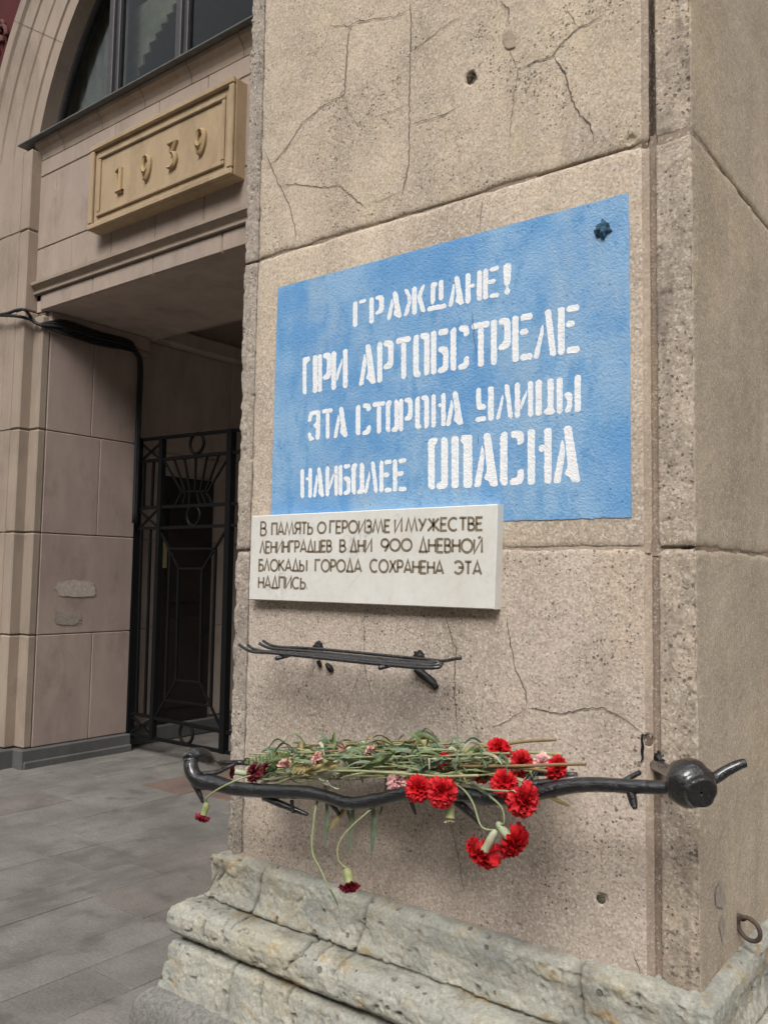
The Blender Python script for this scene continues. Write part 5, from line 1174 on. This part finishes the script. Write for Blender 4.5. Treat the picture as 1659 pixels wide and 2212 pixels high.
# ------------------------------------------------------------------ 1939 tablet
TY = FY - .13
def Tp(x, y, Y): return at(.3472 * x, .3472 * y, Y)
t_l = (Tp(572, 915, TY).x + Tp(532, 1450, TY).x) / 2; t_r = (Tp(1447, 455, TY).x + Tp(1443, 1060, TY).x) / 2
t_t = (Tp(572, 915, TY).z + Tp(1447, 460, TY).z) / 2; t_b = (Tp(532, 1452, TY).z + Tp(1443, 1062, TY).z) / 2
tab = thing('date_tablet', ((t_l + t_r) / 2, FY, t_b), 'ochre framed stone tablet with the raised year 1939 above the gateway', 'plaque')
mb = MB(); fw = .05
mb.box((t_l, TY + .03, t_b), (t_r, FY + .01, t_t), .008); mb.build('slab', 'ochre', tab)
mb = MB()
for a, b in (((t_l, t_b), (t_r, t_b + fw)), ((t_l, t_t - fw), (t_r, t_t)), ((t_l, t_b + fw), (t_l + fw, t_t - fw)), ((t_r - fw, t_b + fw), (t_r, t_t - fw))):
    mb.box((a[0], TY, a[1]), (b[0], TY + .031, b[1]), .009)
i1 = fw + .045
for a, b in (((t_l + i1, t_b + i1), (t_r - i1, t_b + i1 + .035)), ((t_l + i1, t_t - i1 - .035), (t_r - i1, t_t - i1)), ((t_l + i1, t_b + i1 + .035), (t_l + i1 + .035, t_t - i1 - .035)), ((t_r - i1 - .035, t_b + i1 + .035), (t_r - i1, t_t - i1 - .035))):
    mb.box((a[0], TY + .012, a[1]), (b[0], TY + .031, b[1]), .008)
mb.build('frame', 'ochre', tab)
NUM = {'1': [[(.1, .86), (.5, 1), (.5, 0)], [(.15, 0), (.85, 0)]], '9': [arc(.5, .67, .40, .33, 0, 360, 22), arc(.18, .62, .72, .62, 5, -75, 12)],
       '3': [[(.12, 1), (.88, 1), (.45, .62)] + arc(.42, .31, .46, .31, 88, -125, 16)]}
def numeral(ch, cpx, hpx):
    yb = TY + .004; c = Tp(cpx[0], cpx[1], yb); h = Tp(cpx[0], cpx[1] - hpx / 2, yb).z - Tp(cpx[0], cpx[1] + hpx / 2, yb).z; wd = h * .58
    mb = MB()
    for pl in NUM[ch]:
        P = [Vector((c.x + (u - .5) * wd, yb + .006, c.z + (t - .5) * h)) for u, t in pl]
        n = len(P); L = [Vector((0, 0, 0))] * 4; rows = [[] for _ in range(5)]
        for i in range(n):
            t = (P[min(i + 1, n - 1)] - P[max(i - 1, 0)]).normalized(); nn = Vector((-t.z, 0, t.x)); w_ = .0155 * (1.2 if abs(t.z) > .6 else .75)
            for k, (o, yy) in enumerate(((-1.15, .034), (-1, 0), (0, -.012), (1, 0), (1.15, .034))): rows[k].append(P[i] + nn * o * w_ + Vector((0, yy, 0)))
        mb.loft(rows)
    mb.build('numeral', 'ochre_num', tab)
numeral('1', (740, 1115), 142); numeral('9', (900, 1042), 146); numeral('3', (1062, 963), 148); numeral('9', (1237, 880), 152)

# ------------------------------------------------------------------ far side of the street (behind the camera, seen in reflections)
opp = thing('street_building', (0, -34, 0), 'long beige stuccoed building lining the far side of the street', 'building')
M['stucco'] = facade('beige stucco', (.30, .25, .18), (.26, .22, .165), 15)
mb = MB(); mb.box((-60, -44, 0), (60, -34, 27)); mb.build('wall', 'stucco', opp)
mb = MB(); mb.box((-60.5, -44.5, 27), (60.5, -33.3, 27.8), .1); mb.build('cornice', 'stucco', opp)
M['pane_dark'] = flat('dark window pane', (.02, .022, .025), .1, .5, .1, 1, 0)
w0 = None
for j in range(5):
    for i in range(24):
        p = Vector((-55 + i * 4.7, -33.99, 3 + j * 4.6))
        if w0 is None:
            mb = MB(); mb.box((p.x - .7, -34.1, p.z), (p.x + .7, -33.97, p.z + 2.5), .03); w0 = mb.build('window', 'pane_dark', opp)
        else:
            o = w0.copy(); COL.objects.link(o); o.parent = opp; o.location = w0.location + Vector((i * 4.7, 0, j * 4.6))

# ------------------------------------------------------------------ cables
cab = thing('cable_bundle', tuple(atx(200, 720, PX)), 'black cables strung along the top of the gateway reveal and down its inner corner', 'cable')
def z3(x, y): return (x * .3472, 540 + y * .3472)
main = [at(*z3(-140, 400), YP - .10), at(*z3(0, 406), YP - .09), at(*z3(110, 412), YP - .06), at(*z3(190, 432), FY - .06), at(*z3(245, 462), FY - .03)]
for q, dz in enumerate((0, .03, .06, -.028, .085)):
    pts = list(main) if q < 2 else main[-1:]
    if q == 1: pts = [at(*z3(-140, 420), YP - .10), at(*z3(30, 398), YP - .09), at(*z3(110, 374), YP - .07), at(*z3(160, 374), YP - .05), at(*z3(200, 425), FY - .05), at(*z3(250, 465), FY - .03)]
    X = PX + .045 + .012 * (q % 2)
    pts = pts + [atx(*z3(400, 505 - q), X) + Vector((0, 0, dz)), atx(*z3(600, 565), X) + Vector((0, 0, dz)), atx(*z3(800, 608), X) + Vector((0, 0, dz * .8)), atx(*z3(862, 645), X) + Vector((0, -.01 * q, dz * .4)), atx(*z3(884, 720), X) + Vector((0, -.009 * q, 0)), atx(*z3(880, 900), X) + Vector((0, -.009 * q, 0)), atx(*z3(868, 1180), X) + Vector((0, -.009 * q, 0)), atx(*z3(850, 1700), X) + Vector((0, -.009 * q, 0))]
    mb = MB(); mb.tube(pts, .014 if q < 2 else .012, 10, 6); mb.build('cable', 'cable', cab, True)

# ------------------------------------------------------------------ iron gate
gate = thing('iron_gate', tuple(at(380, 1600, GY)), 'black wrought iron gate with rings and fanned bars standing open in the dark passage', 'gate')
def H_(x, y): return at(.6 * (440 + .5512 * x), .6 * (1500 + .5512 * y), GY)
def bar(name, a, b, w):
    p, q = H_(*a), H_(*b); d = (q - p).normalized(); s = d.cross(Vector((0, 1, 0))).normalized() * w / 2; t = Vector((0, w / 2, 0))
    mb = MB(); mb.add([p - s - t, p + s - t, p + s + t, p - s + t, q - s - t, q + s - t, q + s + t, q - s + t], [(3, 2, 1, 0), (4, 5, 6, 7), (0, 1, 5, 4), (1, 2, 6, 5), (2, 3, 7, 6), (3, 0, 4, 7)]); mb.build(name, 'gate', gate)
for a, b, w in (((105, 140), (40, 2100), .075), ((268, 150), (200, 2100), .05), ((718, 85), (662, 2200), .06)): bar('post', a, b, w)
for a, b in (((105, 155), (780, 84)), ((125, 295), (780, 228)), ((115, 598), (760, 568)), ((105, 732), (760, 710)), ((55, 1935), (720, 2070)), ((45, 2070), (720, 2200))): bar('rail', a, b, .028)
for a, b in (((150, 295), (140, 596)), ((208, 292), (195, 594)), ((130, 735), (95, 1940)), ((188, 735), (150, 1950)), ((525, 995), (510, 1735)), ((612, 865), (580, 1890)), ((372, 995), (355, 1720)), ((318, 865), (285, 1850))): bar('bar', a, b, .022)
for a, b in (((120, 170), (260, 285)), ((130, 285), (262, 165)), ((110, 610), (235, 722)), ((115, 728), (230, 610)), ((70, 1960), (200, 2085)), ((60, 2060), (205, 1970)), ((238, 722), (372, 992)), ((690, 722), (530, 992)), ((372, 992), (530, 992)), ((310, 862), (615, 862)), ((355, 1720), (510, 1737)), ((285, 1850), (580, 1890)), ((510, 1737), (655, 2055)), ((355, 1720), (215, 1970))): bar('brace', a, b, .018)
for a, b in (((275, 285), (392, 490)), ((340, 275), (415, 490)), ((408, 268), (445, 490)), ((483, 260), (478, 490)), ((557, 252), (512, 490)), ((635, 244), (545, 490)), ((712, 236), (560, 490)), ((392, 490), (350, 580)), ((420, 490), (398, 580)), ((446, 490), (440, 580)), ((490, 490), (508, 575)), ((520, 490), (548, 572)), ((552, 490), (592, 572)), ((390, 490), (560, 488))): bar('fan_bar', a, b, .016)
for x, y, rx in ((490, 175, 66), (468, 648, 64), (420, 2070, 66)):
    c = H_(x, y); r = (H_(x, y - rx).z - c.z); mb = MB(); mb.tube([c + Vector((math.cos(k * math.pi / 18) * r, 0, math.sin(k * math.pi / 18) * r)) for k in range(37)], .014, 8, 0, 0, False); mb.build('ring', 'gate', gate, True)
print('objects', len(bpy.data.objects))
